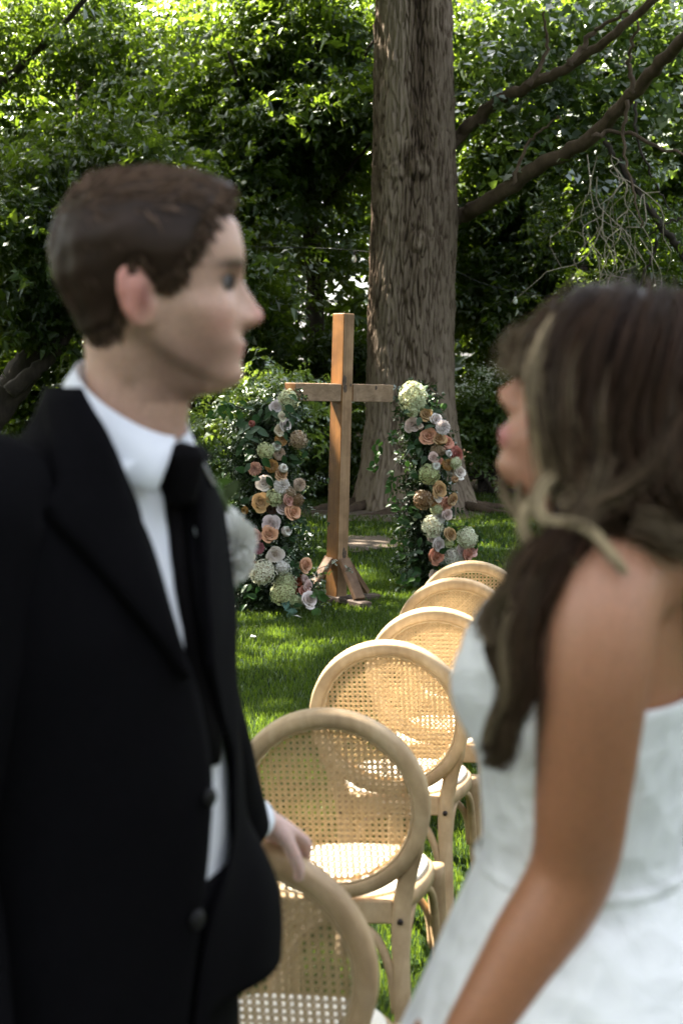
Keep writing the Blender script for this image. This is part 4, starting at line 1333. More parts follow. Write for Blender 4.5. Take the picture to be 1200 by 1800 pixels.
def seat_rings(rows, rx, ry, cy_, ex=2.6, n=56):
    R = np.zeros((len(rows), n, 3))
    t_ = np.arange(n) * 2 * math.pi / n
    c, s = np.cos(t_), np.sin(t_)
    for k, (ins, z) in enumerate(rows):
        X_ = (rx - ins) * np.sign(c) * np.abs(c) ** (2 / ex)
        Y_ = cy_ + (ry - ins) * np.sign(s) * np.abs(s) ** (2 / ex)
        X_ = X_ * (1 + .13 * np.clip((Y_ - cy_) / ry, -1, 1))
        R[k] = np.stack([X_, Y_, np.full(n, z)], 1)
    return ring_loft(R)
root = thing('cane_chair', 'tmp', 'chair', (0, 0, 0), 'round backed cane chairs in the row', world=False)
obj('back_frame', MB().add(*back_ring()).mesh('back_frame'), M['chair_wood'], root)
obj('cane_panel', cane_mesh(), M['cane'], root)
obj('cane_cord', cord_mesh(), M['cane'], root)
seat = obj('seat', MB().add(*seat_rings([(.012, .418), (.0, .424), (.0, .452), (.012, .462), (.036, .464)], .190, .214, -.004)).mesh('seat'), M['chair_wood'], root)
obj('seat_pad', MB().add(*seat_rings([(.0, .4645), (.0, .467), (.006, .4725), (.03, .476), (.10, .478)], .177, .198, .0, 2.5)).mesh('seat_pad'), M['seat_pad'], seat)
for sx in (-1, 1):
    pts_ = [bp(sx * .199, -.04, 0), bp(sx * .187, -.105, 0), bp(sx * .163, -.18, .004), (sx * .147, -.208, .44), (sx * .143, -.214, .34), (sx * .147, -.240, .15), (sx * .156, -.285, 0)]
    V, F = tube(pts_, [.010, .018, .0215, .0215, .0205, .019, .017], 12, 30, 1.0, .85, up=(0, 1, 0), square=True)
    lg = obj('rear_leg', MB().add(V, F).mesh('rear_leg'), M['chair_wood'], root)
    V, F = tube([(sx * .146, -.2275, .425), (sx * .146, -.2345, .4246)], .0068, 10)
    obj('bolt', MB().add(V, F).mesh('bolt'), M['bolt'], lg)
    V, F = tube([(sx * .185, .175, .424), (sx * .19, .185, .2), (sx * .196, .205, 0)], [.023, .020, .016], 12, 16, square=True)
    obj('front_leg', MB().add(V, F).mesh('front_leg'), M['chair_wood'], root)
    for yy, sg in ((-.222, 1), (.18, -1)):
        V, F = tube([(sx * (.146 if sg > 0 else .186), yy + sg * .018, .21), (sx * (.148 if sg > 0 else .184), yy + sg * .035, .31), (sx * (.152 if sg > 0 else .180), yy + sg * .085, .385), (sx * .158, yy + sg * .15, .419)], .0105, 8, 16)
        obj('brace', MB().add(V, F).mesh('brace'), M['chair_wood'], root)
    for yy in (-.222, .182):
        V, F = tube([(sx * (.128 if yy < 0 else .172), yy, .21), (sx * (.118 if yy < 0 else .158), yy, .31), (sx * .085, yy * .97, .385), (sx * .03, yy * .93, .419)], .0105, 8, 16)
        obj('brace', MB().add(V, F).mesh('brace'), M['chair_wood'], root)
V, F = box((0, -.205, .44), (.26, .022, .055), None, .004)
obj('rail', MB().add(V, F).mesh('rail', False), M['chair_wood'], root)
YAW = rad(21)
LABELS = ['round backed cane chair at the far end of the row beside the right flower column',
          'second cane chair from the flower column, only its upper back showing',
          "third cane chair from the flower column, back cut off by the woman's bust",
          "sunlit cane chair with white seat showing right against the woman's waist",
          'sunlit cane chair standing directly in front of the chair the man holds',
          "shaded cane chair with the man's hand on its top rim"]
YAWS = [10, 11, 10, 10, 9, 11]
ROLL = [1, 1.2, 1, 1.8, 2.0, 1.5]
def copy_tree(o, parent):
    c = o.copy(); COL.objects.link(c); c.parent = parent
    for ch in list(o.children):
        copy_tree(ch, c)
    return c
protos = list(root.children)
for i in range(6):
    if i == 0:
        ch = root
    else:
        ch = root.copy(); COL.objects.link(ch)
        for p_ in protos:
            copy_tree(p_, ch)
    ch['label'] = LABELS[i]
    ya = rad(YAWS[i])
    mt = Matrix.Rotation(-ya, 4, 'Z') @ Matrix.Rotation(-rad(ROLL[i]), 4, 'Y')
    tl = np.array(mt @ Vector(bp(0, RB_, 0)))
    q = Z(*CHAIR_PX[i], tl[2])
    ch.location = (q[0] - tl[0], q[1] - tl[1], -.002)
    ch.rotation_euler = mt.to_euler()
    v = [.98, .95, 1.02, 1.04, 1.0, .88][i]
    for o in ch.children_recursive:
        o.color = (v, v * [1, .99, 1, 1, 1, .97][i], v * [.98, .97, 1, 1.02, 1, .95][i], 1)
#--PART3--

# ------------------------------------------------------------------ people
def fuse(name, pieces, voxel, smooth=5):
    mb = MB()
    for V, F in pieces:
        mb.add(V, F)
    me = mb.mesh(name + '_raw')
    o = bpy.data.objects.new('raw', me)
    COL.objects.link(o)
    m_ = o.modifiers.new('r', 'REMESH'); m_.mode = 'VOXEL'; m_.voxel_size = voxel
    m_ = o.modifiers.new('s', 'SMOOTH'); m_.factor = .5; m_.iterations = smooth
    dg = bpy.context.evaluated_depsgraph_get()
    dg.update()
    out = bpy.data.meshes.new_from_object(o.evaluated_get(dg))
    out.name = name
    bpy.data.objects.remove(o)
    n = len(out.vertices)
    co = np.zeros(n * 3, np.float32)
    out.vertices.foreach_get('co', co)
    out.polygons.foreach_set('use_smooth', np.ones(len(out.polygons), bool))
    return out, co.reshape(-1, 3).astype(float)

def set_col(me, col):
    a = me.attributes.new('col', 'FLOAT_COLOR', 'POINT')
    c = np.concatenate([col, np.ones((len(col), 1))], 1).astype(np.float32)
    a.data.foreach_set('color', c.ravel())

def sm(x, a, b):
    t = np.clip((x - a) / (b - a), 0, 1)
    return t * t * (3 - 2 * t)

def head_grid(male=True, sc_=1.0, nz=96, nt=120, crown=1.0):
    zt = .128
    zf = np.array([-.108, -.104, -.098, -.093, -.088, -.080, -.066, -.057, -.050, -.045, -.036, -.030, -.015, .005, .023, .037, .060, .085, .105, .120, .128])
    if male:
        xf = np.array([.020, .047, .076, .091, .099, .1035, .0995, .0995, .1015, .1025, .1000, .0985, .0975, .0970, .0995, .1050, .1040, .0980, .0790, .0480, .0])
    else:
        xf = np.array([.020, .040, .062, .078, .088, .0945, .0915, .0960, .0990, .0995, .0965, .0950, .0950, .0955, .0985, .1010, .1035, .0985, .0800, .0480, .0])
    zb_ = np.array([-.108, -.09, -.06, -.03, 0, .03, .06, .09, .11, .122, .128])
    xb = np.array([-.030, -.046, -.058, -.068, -.080, -.088, -.090, -.080, -.062, -.035, .0])
    zw = np.array([-.108, -.100, -.093, -.08, -.06, -.03, 0, .03, .06, .09, .11, .122, .128])
    ww = np.array([.022, .038, .047, .054, .061, .067, .0705, .0745, .0750, .066, .048, .026, .0])
    s_ = np.linspace(0, 1, nz)
    z = -.108 + (zt + .108) * (1 - np.cos(math.pi * s_)) / 2 * .35 + (zt + .108) * s_ * .65
    z = np.clip(z, -.108, zt - 1e-4)
    XF = np.interp(z, zf, xf); XB = np.interp(z, zb_, xb); W_ = np.interp(z, zw, ww)
    k = np.array([.25, .5, .25])
    for a in (XB, W_):
        a[1:-1] = (a[:-2] + 2 * a[1:-1] + a[2:]) / 4
    th_ = np.arange(nt) * 2 * math.pi / nt
    c, s = np.cos(th_), np.sin(th_)
    xm = np.where(z < -.04, np.interp(z, [-.108, -.04], [.005, .0]), 0)
    e = .88
    cc = np.sign(c) * np.abs(c) ** e; ss = np.sign(s) * np.abs(s) ** e
    X = np.where(c[None, :] >= 0, xm[:, None] + (XF - xm)[:, None] * cc[None, :], xm[:, None] + (xm - XB)[:, None] * cc[None, :])
    Yh = W_[:, None] * ss[None, :]
    Zh = np.broadcast_to(z[:, None], X.shape).copy()
    fr = sm(X, .02, .07)
    # jaw narrows to the chin
    Yh = Yh * (1 - .22 * fr * sm(-z, .02, .09)[:, None])
    if male:
        zj = np.interp(X, [-.015, .03, .085, .1], [-.030, -.064, -.090, -.094])
        lat = sm(np.abs(Yh), .012, .035)
        Yh = Yh * (1 - .20 * sm(zj - Zh, -.002, .010) * lat * sm(X, -.03, .0))
        Yh = Yh * (1 - .055 * np.exp(-((X - .048) / .022) ** 2 - ((Zh + .045) / .018) ** 2))
        Yh = Yh * (1 + .045 * np.exp(-((X - .045) / .022) ** 2 - ((Zh + .006) / .012) ** 2))
    # brow / eye sockets / cheekbones / nose / lips
    for sg in (-1, 1):
        X -= fr * (.013 if male else .011) * np.exp(-((Yh - sg * .031) / .017) ** 2 - ((Zh - (.021 if male else .014)) / .013) ** 2)
        X += fr * .004 * np.exp(-((Yh - sg * .046) / .02) ** 2 - ((Zh + .014) / .016) ** 2)
        Yh += sg * .003 * np.exp(-((Yh - sg * .062) / .02) ** 2 - ((Zh + .012) / .02) ** 2) * sm(X, .0, .05)
    k_ = 1.0 if male else .86
    zn = np.array([-.036, -.031, -.0265, -.0205, -.0135, -.004, .012, .023, .034])
    pn = np.array([0, .003, .0185, .0285, .0320, .0250, .0140, .0050, 0]) * k_
    if not male:
        zn = zn + .003
    sn = np.interp(z, [-.03, -.018, 0, .02], [.0150, .0140, .0090, .0085])
    pz = np.interp(z, zn, pn, 0, 0)
    pz[1:-1] = (pz[:-2] + 2 * pz[1:-1] + pz[2:]) / 4
    X += (c > 0)[None, :] * pz[:, None] * np.exp(-(Yh / sn[:, None]) ** 2)
    for sg in (-1, 1):
        X += (c > 0)[None, :] * .0075 * k_ * np.exp(-((Yh - sg * .0155) / .0055) ** 2 - ((Zh + .0185) / .0065) ** 2)
        X -= (c > 0)[None, :] * .003 * np.exp(-((Yh - sg * .024) / .005) ** 2 - ((Zh + .024) / .010) ** 2)
    lp = .0042 if male else .0065
    X += (c > 0)[None, :] * lp * np.exp(-(Yh / .022) ** 2) * (np.exp(-((Zh + .0455) / .0042) ** 2) + .9 * np.exp(-((Zh + .0565) / .0046) ** 2))
    X -= (c > 0)[None, :] * .003 * np.exp(-(Yh / .024) ** 2) * np.exp(-((Zh + .0508) / .0020) ** 2)
    R = np.stack([X, Yh, Zh], -1) * sc_
    return R

def grid_normals(R):
    du = np.roll(R, -1, 1) - np.roll(R, 1, 1)
    dv = np.gradient(R, axis=0)
    n = np.cross(du, dv)
    n /= np.linalg.norm(n, axis=-1, keepdims=True) + 1e-9
    return n

class Frame:
    def __init__(s, o, f, up):
        s.o = np.asarray(o, float); s.f = unit(f); u = np.asarray(up, float)
        s.l = unit(np.cross(u, s.f)); s.u = np.cross(s.f, s.l)
    def w(s, p):
        p = np.asarray(p, float)
        return s.o + p[..., 0:1] * s.f + p[..., 1:2] * s.l + p[..., 2:3] * s.u
    def loc(s, q):
        d = q - s.o
        return np.stack([d @ s.f, d @ s.l, d @ s.u], -1)

def ear(sg, sc_=1.0):
    """a cupped ear, local head frame"""
    n = 22
    t_ = np.linspace(-.2, 1.0, n) * 2 * math.pi * .80 + math.pi * .38
    pts_ = np.stack([-.014 + .016 * np.cos(t_) - .006 * np.sin(t_), np.full(n, 0.), .004 + .031 * np.sin(t_)], 1)
    pts_[:, 1] = sg * (.077 + .011 * np.clip((-.005 - pts_[:, 0]) / .03, 0, 1))
    V1, F1 = tube(pts_ * sc_, .0048 * sc_, 7)
    lobe_, Fl = tube(np.array([(-.010, sg * .074, .034), (-.014, sg * .078, .015), (-.012, sg * .077, -.005), (-.006, sg * .073, -.026)]) * sc_, np.array([.006, .011, .011, .006]) * sc_, 10, 12)
    return [(V1, F1), (lobe_, Fl)]

def hand(wr, kn, across, down, size=1.0, curl=1.0, thumb=None, spread=.019):
    """hand pieces: wrist point, middle knuckle, direction across towards the index, curl direction"""
    wr, kn = np.asarray(wr, float), np.asarray(kn, float)
    h = unit(kn - wr); ac = unit(np.asarray(across) - h * (np.asarray(across) @ h)); dn = unit(down)
    P_ = []
    rows = []
    for t_, wd, tk in ((-.25, .024, .020), (.0, .026, .020), (.3, .034, .018), (.65, .041, .016), (1.0, .040, .013), (1.08, .034, .008)):
        c = wr + (kn - wr) * t_
        a = np.arange(14) * 2 * math.pi / 14
        rows.append(c + size * (np.cos(a)[:, None] * ac * wd + np.sin(a)[:, None] * np.cross(h, ac) * tk))
    P_.append(ring_loft(np.array(rows)))
    for k, (o_, ln) in enumerate(((1.5, .072), (.5, .080), (-.5, .075), (-1.5, .058))):
        b = kn + ac * o_ * spread * size
        d0 = unit(h + .25 * curl * dn + ac * o_ * .04); d1 = unit(h * (1 - .9 * curl) + dn * curl); d2 = unit(-h * .45 * curl + h * (1 - curl) + dn)
        L_ = ln * size
        pts_ = [b - h * .03, b, b + d0 * L_ * .42, b + d0 * L_ * .42 + d1 * L_ * .33, b + d0 * L_ * .42 + d1 * L_ * .33 + d2 * L_ * .25]
        P_.append(tube(pts_, np.array([.009, .0098, .0088, .008, .0066]) * size, 9, 18))
    if thumb is not None:
        b = wr + (kn - wr) * .25 + ac * .018
        th_ = np.asarray(thumb, float)
        mid = (b + th_) / 2 + ac * .014 - dn * .006
        P_.append(tube([b, b * .4 + mid * .6, mid * .5 + th_ * .5 + ac * .003, th_], np.array([.014, .012, .0098, .0085]) * size, 9, 16))
    return P_

def ribbons(paths, wd, col, name):
    """paths (n,m,3) → thin three sided strands"""
    paths = np.asarray(paths, float)
    n, m = paths.shape[:2]
    T = np.gradient(paths, axis=1)
    T /= np.linalg.norm(T, axis=2, keepdims=True) + 1e-9
    r_ = np.random.default_rng(n)
    a = np.cross(T, r_.standard_normal((n, 1, 3))); a /= np.linalg.norm(a, axis=2, keepdims=True) + 1e-9
    b = np.cross(T, a)
    tp = np.interp(np.linspace(0, 1, m), [0, .75, 1], [1, .9, .25])[None, :, None]
    wd = np.asarray(wd, float).reshape(-1, 1, 1) * tp
    V = np.stack([paths + a * wd, paths - a * wd * .5 + b * wd * .87, paths - a * wd * .5 - b * wd * .87], 2).reshape(-1, 3)
    i = np.arange(n)[:, None, None] * m * 3; j = np.arange(m - 1)[None, :, None] * 3; k = np.arange(3)[None, None, :]
    F = np.stack([i + j + k, i + j + (k + 1) % 3, i + j + 3 + (k + 1) % 3, i + j + 3 + k], -1).reshape(-1, 4)
    c = np.repeat(np.asarray(col, float).reshape(n, -1, 3) * np.ones((1, m, 1)) if np.ndim(col) == 2 else col, 3, axis=1).reshape(-1, 3)
    return V, F, c

# ---- the man
GD = 1.70
PSI = rad(28)
GF = np.array([math.cos(PSI), -math.sin(PSI), 0]); GL = np.array([math.sin(PSI), math.cos(PSI), 0])
T0 = np.array([P(157, 1000, GD)[0], GD, 0])
man = thing('person', 'man in black suit and white shirt facing right, hand on a chair', 'person', (T0[0], T0[1], 0))
HF = Frame(P(262, 531, 1.69), (math.cos(rad(8)), math.sin(rad(8)), 0), (0, 0, 1))
HG = head_grid(True)
HN = grid_normals(HG)
pieces = [ring_loft(HF.w(HG))]
for sg in (-1, 1):
    pieces += [(HF.w(V), F) for V, F in ear(sg)]
pieces.append(tube([HF.w(np.array([-.018, 0, .0])), P(244, 640, 1.69), P(240, 715, 1.695), P(228, 790, 1.70), P(205, 850, 1.70)], [.056, .059, .058, .056, .06], 20, 24, 1.0, .78))
GZ = np.array([1.66, 1.63, 1.60, 1.575, 1.55, 1.50, 1.44, 1.38, 1.28, 1.20, 1.10, 1.00, .90, .80])
GHW = np.array([.074, .084, .100, .122, .150, .205, .207, .205, .198, .194, .196, .205, .212, .216])
GHD = np.array([.074, .078, .080, .082, .086, .105, .122, .134, .140, .148, .152, .153, .150, .148])
GCX = np.array([.052, .048, .040, .030, .020, .002, 0, 0, 0, .0, .0, 0, 0, 0])
def g_pt(z, th_, off=0.0, k=1.0):
    z = np.asarray(z, float); th_ = np.asarray(th_, float)
    hw = np.interp(z, GZ[::-1], GHW[::-1]) * k + off; hd = np.interp(z, GZ[::-1], GHD[::-1]) * k + off
    cx = np.interp(z, GZ[::-1], GCX[::-1])
    return (T0[:2][None, :] * 1.0 + cx[..., None] * GF[:2] + (hd * np.cos(th_))[..., None] * GF[:2] + (hw * np.sin(th_))[..., None] * GL[:2])
def g3(z, th_, off=0.0, k=1.0):
    z = np.broadcast_to(np.asarray(z, float), np.shape(th_)); th_ = np.asarray(th_, float)
    xy = g_pt(z.ravel(), th_.ravel(), off, k)
    return np.concatenate([xy, z.ravel()[:, None]], 1).reshape(th_.shape + (3,))
TH = np.linspace(-math.pi, math.pi, 721)
def solve(z, px, lo, hi, off=0.0):
    q = g3(z, TH, off)
    x_, _ = to_px(q)
    ok = (TH >= lo) & (TH <= hi)
    d = np.where(ok, np.abs(x_ - px), 1e9)
    return TH[np.argmin(d)]
thr = np.arange(40) * 2 * math.pi / 40
pieces.append(ring_loft(np.array([g3(z, thr, -.022) for z in (1.545, 1.53, 1.5, 1.44, 1.38, 1.28, 1.2, 1.1, 1.0, .92)])))
LS = np.array([-.230, 1.855, 1.485]); LE = P(345, 1235, 2.02); LW = P(412, 1462, 2.20)
RS = T0 - GL * .185 + np.array([0, 0, 1.515]); RE = np.array([-.41, 1.50, 1.19]); RW = np.array([-.36, 1.44, .94])
pieces.append(tube([LS * .8 + T0 * .2 + np.array([0, 0, .30]), LS, LE, LW], [.05, .05, .042, .030], 14, 26))
pieces.append(tube([RS * .8 + T0 * .2 + np.array([0, 0, .30]), RS, RE, RW], [.05, .05, .042, .030], 14, 26))
# the hand on the chair's rim
ch6 = [o for o in bpy.data.objects if o.get('label') == LABELS[5]][0]
bpy.context.view_layer.update()
ya = rad(YAWS[5])
def c6(p):
    x_, y_, z_ = p
    return np.array([ch6.location[0] + math.cos(ya) * x_ + math.sin(ya) * y_, ch6.location[1] - math.sin(ya) * x_ + math.cos(ya) * y_, z_])
best = None
for a in np.linspace(.2, 2.4, 120):
    q = c6(bp(RA_ * math.cos(a), RB_ * math.sin(a)))
    x_, y_ = to_px(q)
    if best is None or abs(x_[0] - 492) < best[0]:
        best = (abs(x_[0] - 492), a, q)
RIM = best[2]; RA6 = best[1]
n6 = c6(bp(0, 0, 1)) - c6(bp(0, 0, 0))
e6 = unit(c6(bp(math.cos(RA6), math.sin(RA6))) - c6(bp(0, 0)))
t6 = unit(np.cross(n6, e6));  t6 = t6 if t6[0] > 0 else -t6
KN = RIM + e6 * .020 + n6 * .006
LWR = KN - unit(np.array([.32, .62, -.42])) * .092
pieces.append(tube([LE * .3 + LW * .7, LWR], [.032, .026], 12, 8))
pieces += hand(LWR, KN, t6, -e6 * .8 + n6 * .25, 1.08, .85, RIM + t6 * .045 - n6 * .030 - e6 * .030)
pieces += hand(RW + np.array([.0, -.005, -.03]), RW + np.array([.02, -.01, -.125]), (.3, .95, 0), (.5, .3, -.3), 1.0, .45, RW + np.array([.05, .06, -.09]))
for sg in (-1, 1):
    hp = T0 + GL * .095 * sg + np.array([0, 0, .92])
    ft = T0 + GL * .11 * sg + np.array([0, 0, .08])
    pieces.append(tube([hp, (hp + ft) / 2 + GF * .02, ft], [.085, .055, .036], 14, 20))
    pieces.append(tube([ft + np.array([0, 0, -.02]) - GF * .02, ft + GF * .10 + np.array([0, 0, -.045]), ft + GF * .19 + np.array([0, 0, -.055])], [.036, .034, .024], 10, 10))
me, co = fuse('man_body', pieces, .0042, 4)
L_ = HF.loc(co)
def mixc(base, c, m_):
    return base * (1 - m_[:, None]) + np.array(c)[None, :] * m_[:, None]
col = np.tile(np.array([.56, .345, .255]), (len(co), 1))
g = lambda v, c, s_: np.exp(-((v - c) / s_) ** 2)
inhead = (L_[:, 2] > -.12) & (np.abs(L_[:, 1]) < .12)
frn = sm(L_[:, 0], .03, .08)
col = mixc(col, (.58, .255, .20), .36 * g(np.abs(L_[:, 1]), .05, .022) * g(L_[:, 2], -.022, .022) * frn * inhead)
col = mixc(col, (.58, .24, .20), .6 * g(L_[:, 1], 0, .016) * g(L_[:, 2], -.015, .012) * sm(L_[:, 0], .105, .118) * inhead)
col = mixc(col, (.60, .20, .165), .6 * sm(np.abs(L_[:, 1]), .076, .088) * inhead * (L_[:, 0] < .02) * (L_[:, 2] > -.05))
ed = inhead * (np.abs(L_[:, 1]) > .073) * g(L_[:, 0], -.006, .007) * g(L_[:, 2], .002, .014)
col = mixc(col, (.22, .075, .055), .85 * ed)  # ear hollow: its shade painted into the skin colour
nst = inhead * g(np.abs(L_[:, 1]), .009, .005) * g(L_[:, 2], -.029, .004) * sm(L_[:, 0], .095, .105)
col = mixc(col, (.16, .06, .05), .8 * nst)  # nostrils: their shadow painted as dark skin colour
col = mixc(col, (.54, .23, .20), .9 * g(L_[:, 1], 0, .021) * g(L_[:, 2], -.0505, .0080) * sm(L_[:, 0], .085, .095) * inhead)
col = mixc(col, (.06, .035, .022), 1.0 * np.clip(1.25 * g(np.abs(L_[:, 1]), .036, .026), 0, 1) * g(L_[:, 2], .0405 - .10 * (np.abs(L_[:, 1]) - .034) * (np.abs(L_[:, 1]) > .034), .0066) * frn * inhead)
col = mixc(col, (.27, .15, .11), .55 * g(np.abs(L_[:, 1]), .027, .018) * g(L_[:, 2], .027, .011) * frn * inhead)  # shadow between brow and eye, painted into the skin colour
col = mixc(col, (.05, .035, .03), np.clip(1.3 * g(np.abs(L_[:, 1]), .034, .016), 0, 1) * g(L_[:, 2], .0222, .0050) * frn * inhead)
col = mixc(col, (.22, .125, .09), .70 * sm(-L_[:, 2], .025, .06) * sm(np.abs(L_[:, 1]) + .5 * (L_[:, 0] < .06), .018, .05) * inhead * (L_[:, 2] > -.11) * sm(L_[:, 0], -.03, .02))  # stubble, with the shade along the jaw painted in too
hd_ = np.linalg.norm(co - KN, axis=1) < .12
col[hd_] = np.array([.70, .47, .41])  # hand skin brightened: sunlight on it painted into the colour
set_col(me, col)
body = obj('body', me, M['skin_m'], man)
# eyes
m_eye = mat_leaf('eye', (.015, .012, .011), (.20, .18, .17), (.1, .1, .1), .02, 0)
for sg in (-1, 1):
    c = HF.w(np.array([.0772, sg * .031, .0205]))
    mb = MB()
    R = np.array([[c + .0115 * (np.cos(b) * (np.cos(a) * HF.f + np.sin(a) * HF.l) + np.sin(b) * HF.u) for a in np.arange(12) * .5236] for b in np.linspace(-1.3, 1.3, 8)])
    V, F = ring_loft(R); mb.add(V, F, .9)
    V, F = tube([c + HF.f * .010, c + HF.f * .0123], [.0085, .0080], 12); mb.add(V, F, .05)
    obj('eye', mb.mesh('eye'), m_eye, man)

# hair: a cap following the skull and many short strands
def hair_mask(R, male=True):
    x, y, z = R[..., 0], np.abs(R[..., 1]), R[..., 2]
    hl = np.interp(z, [.006, .018, .035, .05, .065, .085, .100, .112, .13], [.014, .026, .036, .044, .052, .066, .080, .10, .2])
    back = np.interp(x, [-.09, -.06, -.035, -.02, -.008, .004, .03], [-.048, -.042, -.034, .030, .034, .012, .010])
    return sm(hl - x, -.004, .014) * sm(z - back, -.004, .018)
msk = hair_mask(HG)
thick = .007 + .009 * sm(HG[..., 2], -.02, .05) + .000 * sm(HG[..., 2], .06, .11) + .006 * sm(HG[..., 0], .02, .075) * sm(HG[..., 2], .07, .10)
nzv = vnoise3((HG.reshape(-1, 3) * np.array([38, 60, 38])), 3).reshape(msk.shape)
off = np.where(msk > .02, thick * np.clip(msk, 0, 1) * (1 + .18 * nzv) + .0015, -.006)
cap = HG + HN * off[..., None]
cap[..., 0] += .001 * sm(HG[..., 0], .03, .075) * sm(HG[..., 2], .075, .10) * msk
dark = np.array([.030, .0175, .0115])
capcol = np.tile(dark, (cap.size // 3, 1)) * (1 + .25 * nzv.reshape(-1, 1))
V, F = ring_loft(HF.w(cap))
capcol = np.vstack([capcol, dark, dark])
r = np.random.default_rng(9)
idx = np.argwhere(msk > .10)
wts = HG.shape[1] and np.array([np.linalg.norm(HG[i, (j + 1) % HG.shape[1]] - HG[i, j]) for i, j in idx])
pick = idx[r.choice(len(idx), 9000, p=wts / wts.sum())]
base = cap[pick[:, 0], pick[:, 1]] - HN[pick[:, 0], pick[:, 1]] * .004
nrm = HN[pick[:, 0], pick[:, 1]]
top = sm(base[:, 2], .07, .11)[:, None]
flow = np.array([.35, 0, -1.0])[None, :] * (1 - top) + np.array([1.0, .15, .05])[None, :] * top
flow = flow + r.normal(0, .25, flow.shape) + .28 * np.sin(base[:, :1] * 120 + base[:, 1:2] * 80) * top * np.array([[.3, 1, .8]])
flow[:, 0] *= 1 - .75 * sm(base[:, 0], .05, .085)
flow -= nrm * np.sum(flow * nrm, 1, keepdims=True)
flow /= np.linalg.norm(flow, axis=1, keepdims=True)
ln = (r.uniform(.012, .026, len(base)) * (1 + .35 * top[:, 0]) * (1 - .45 * sm(base[:, 0], .05, .085)))[:, None]
lift = (.14 + .22 * top) * r.uniform(.5, 1.4, (len(base), 1))
pth = np.stack([base + flow * ln * t_ + nrm * ln * (lift * t_ - .28 * t_ * t_) for t_ in (0, .33, .66, 1.0)], 1)
cv = np.array([.080, .049, .033])[None, :] * r.uniform(.5, 1.55, (len(base), 1)) * (1 + .7 * top)
V2, F2, c2 = ribbons(HF.w(pth), np.full(len(base), .0010), cv, 'strands')
hm = fmesh('man_hair', np.vstack([V, V2]), [F[0], np.concatenate([F[1], F[2]]), F2 + len(V)], True, {'col': np.vstack([capcol, c2])})
obj('hair', hm, M['hair'], man)

# shirt, collar, tie
zs_ = np.linspace(1.565, 1.085, 40)
ths = np.linspace(-math.pi, math.pi, 73)[:-1]
SR = np.array([g3(z, ths, -.010) for z in zs_])
wr_ = .0025 * vnoise3(SR.reshape(-1, 3) * np.array([22, 22, 16]), 6).reshape(SR.shape[:2]) * (np.linspace(0, 1, 40)[:, None])
SR[..., :2] += wr_[..., None] * GF[:2]
obj('shirt', MB().add(*ring_loft(SR)).mesh('shirt'), M['shirt'], man)
NC = P(233, 700, 1.695)
def ncol(th_, r1, r2, z):
    return np.array([NC[0], NC[1], 0]) + GF * r1 * math.cos(th_) + GL * r2 * math.sin(th_) + np.array([0, 0, z])
rows = []
for sg in (-1, 1):
    R = []
    for s_ in np.linspace(0, 1, 26):
        at = -rad(6 + 174 * s_); ab = -rad(40 + 140 * s_ ** .8)
        tp_ = ncol(sg * -at * -1, .060, .061, 1.628 + .041 * -math.cos(at))
        bz = np.interp(s_, [0, .12, .35, .6, 1], [1.532, 1.545, 1.575, 1.605, 1.640])
        bt = ncol(sg * -ab * -1, np.interp(s_, [0, .3, 1], [.092, .088, .080]), np.interp(s_, [0, .3, 1], [.088, .086, .078]), bz)
        mid_ = tp_ * .55 + bt * .45 + (unit(bt - np.array([NC[0], NC[1], bt[2]]))) * .004
        R.append([tp_, mid_, bt])
    R = np.array(R)
    if sg > 0:
        R = R[::-1]
    o = obj('collar', MB().add(R.reshape(-1, 3), grid_faces(26, 3, False)).mesh('collar'), M['shirt'], man)
    so_ = o.modifiers.new('thickness', 'SOLIDIFY'); so_.thickness = .004; so_.offset = 0
# collar band round the neck
R = np.array([[ncol(t_, .060 - k * .0, .060, (1.628 - .041 * math.cos(t_)) - .004 - k * .03) for t_ in ths] for k in (0, .5, 1)])
o = obj('collar_band', MB().add(R.reshape(-1, 3), grid_faces(3, 72)).mesh('collar_band'), M['shirt'], man)
so_ = o.modifiers.new('thickness', 'SOLIDIFY'); so_.thickness = .003; so_.offset = 0
for z_ in (1.50, 1.41):
    th_ = solve(z_, to_px(g3(z_, np.array([0.])))[0][0] - 34, -1.5, .5)
    q = g3(z_, np.array([th_]), -.009)[0]; n_ = unit(q - np.array([T0[0], T0[1], z_]))
tl = [(845, 277), (884, 292), (935, 300), (986, 304), (1040, 312), (1088, 320), (1150, 330), (1220, 342), (1290, 356), (1370, 368)]
R = []
for k, (py, px) in enumerate(tl):
    z_ = P(px, py, GD - .09)[2]
    a0 = solve(z_, px, -1.6, .7, -.006)
    wd = np.interp(k, [0, 2, 8, 9], [.045, .058, .082, .03])
    hw_ = np.interp(z_, GZ[::-1], (GHW[::-1] + GHD[::-1]) / 2)
    aa = np.linspace(a0, a0 + wd / hw_, 7)
    bul = .007 * np.sin(np.linspace(.15, math.pi - .15, 7))
    R.append([g3(z_, np.array([a]), -.008 + b)[0] for a, b in zip(aa, bul)])
R = np.array(R)
tie = MB().add(R.reshape(-1, 3), grid_faces(len(tl), 7, False))
o = obj('tie', tie.mesh('tie'), M['suit_satin'], man)
so_ = o.modifiers.new('thickness', 'SOLIDIFY'); so_.thickness = .004; so_.offset = 1
kc = P(316, 826, 1.60)
kb = g3(1.545, np.array([solve(1.545, 312, -1.2, .8)]), .004)[0]
kd = unit(np.array([-.01, 0, -1.]) + GF * .12)
V, F = tube([kb + np.array([0, 0, .033]), kb + np.array([0, 0, .022]), kb, kb - np.array([0, 0, .030])], [.020, .027, .024, .016], 12, 14, 1.0, .8)
obj('tie_knot', MB().add(V, F).mesh('tie_knot'), M['suit_satin'], man)

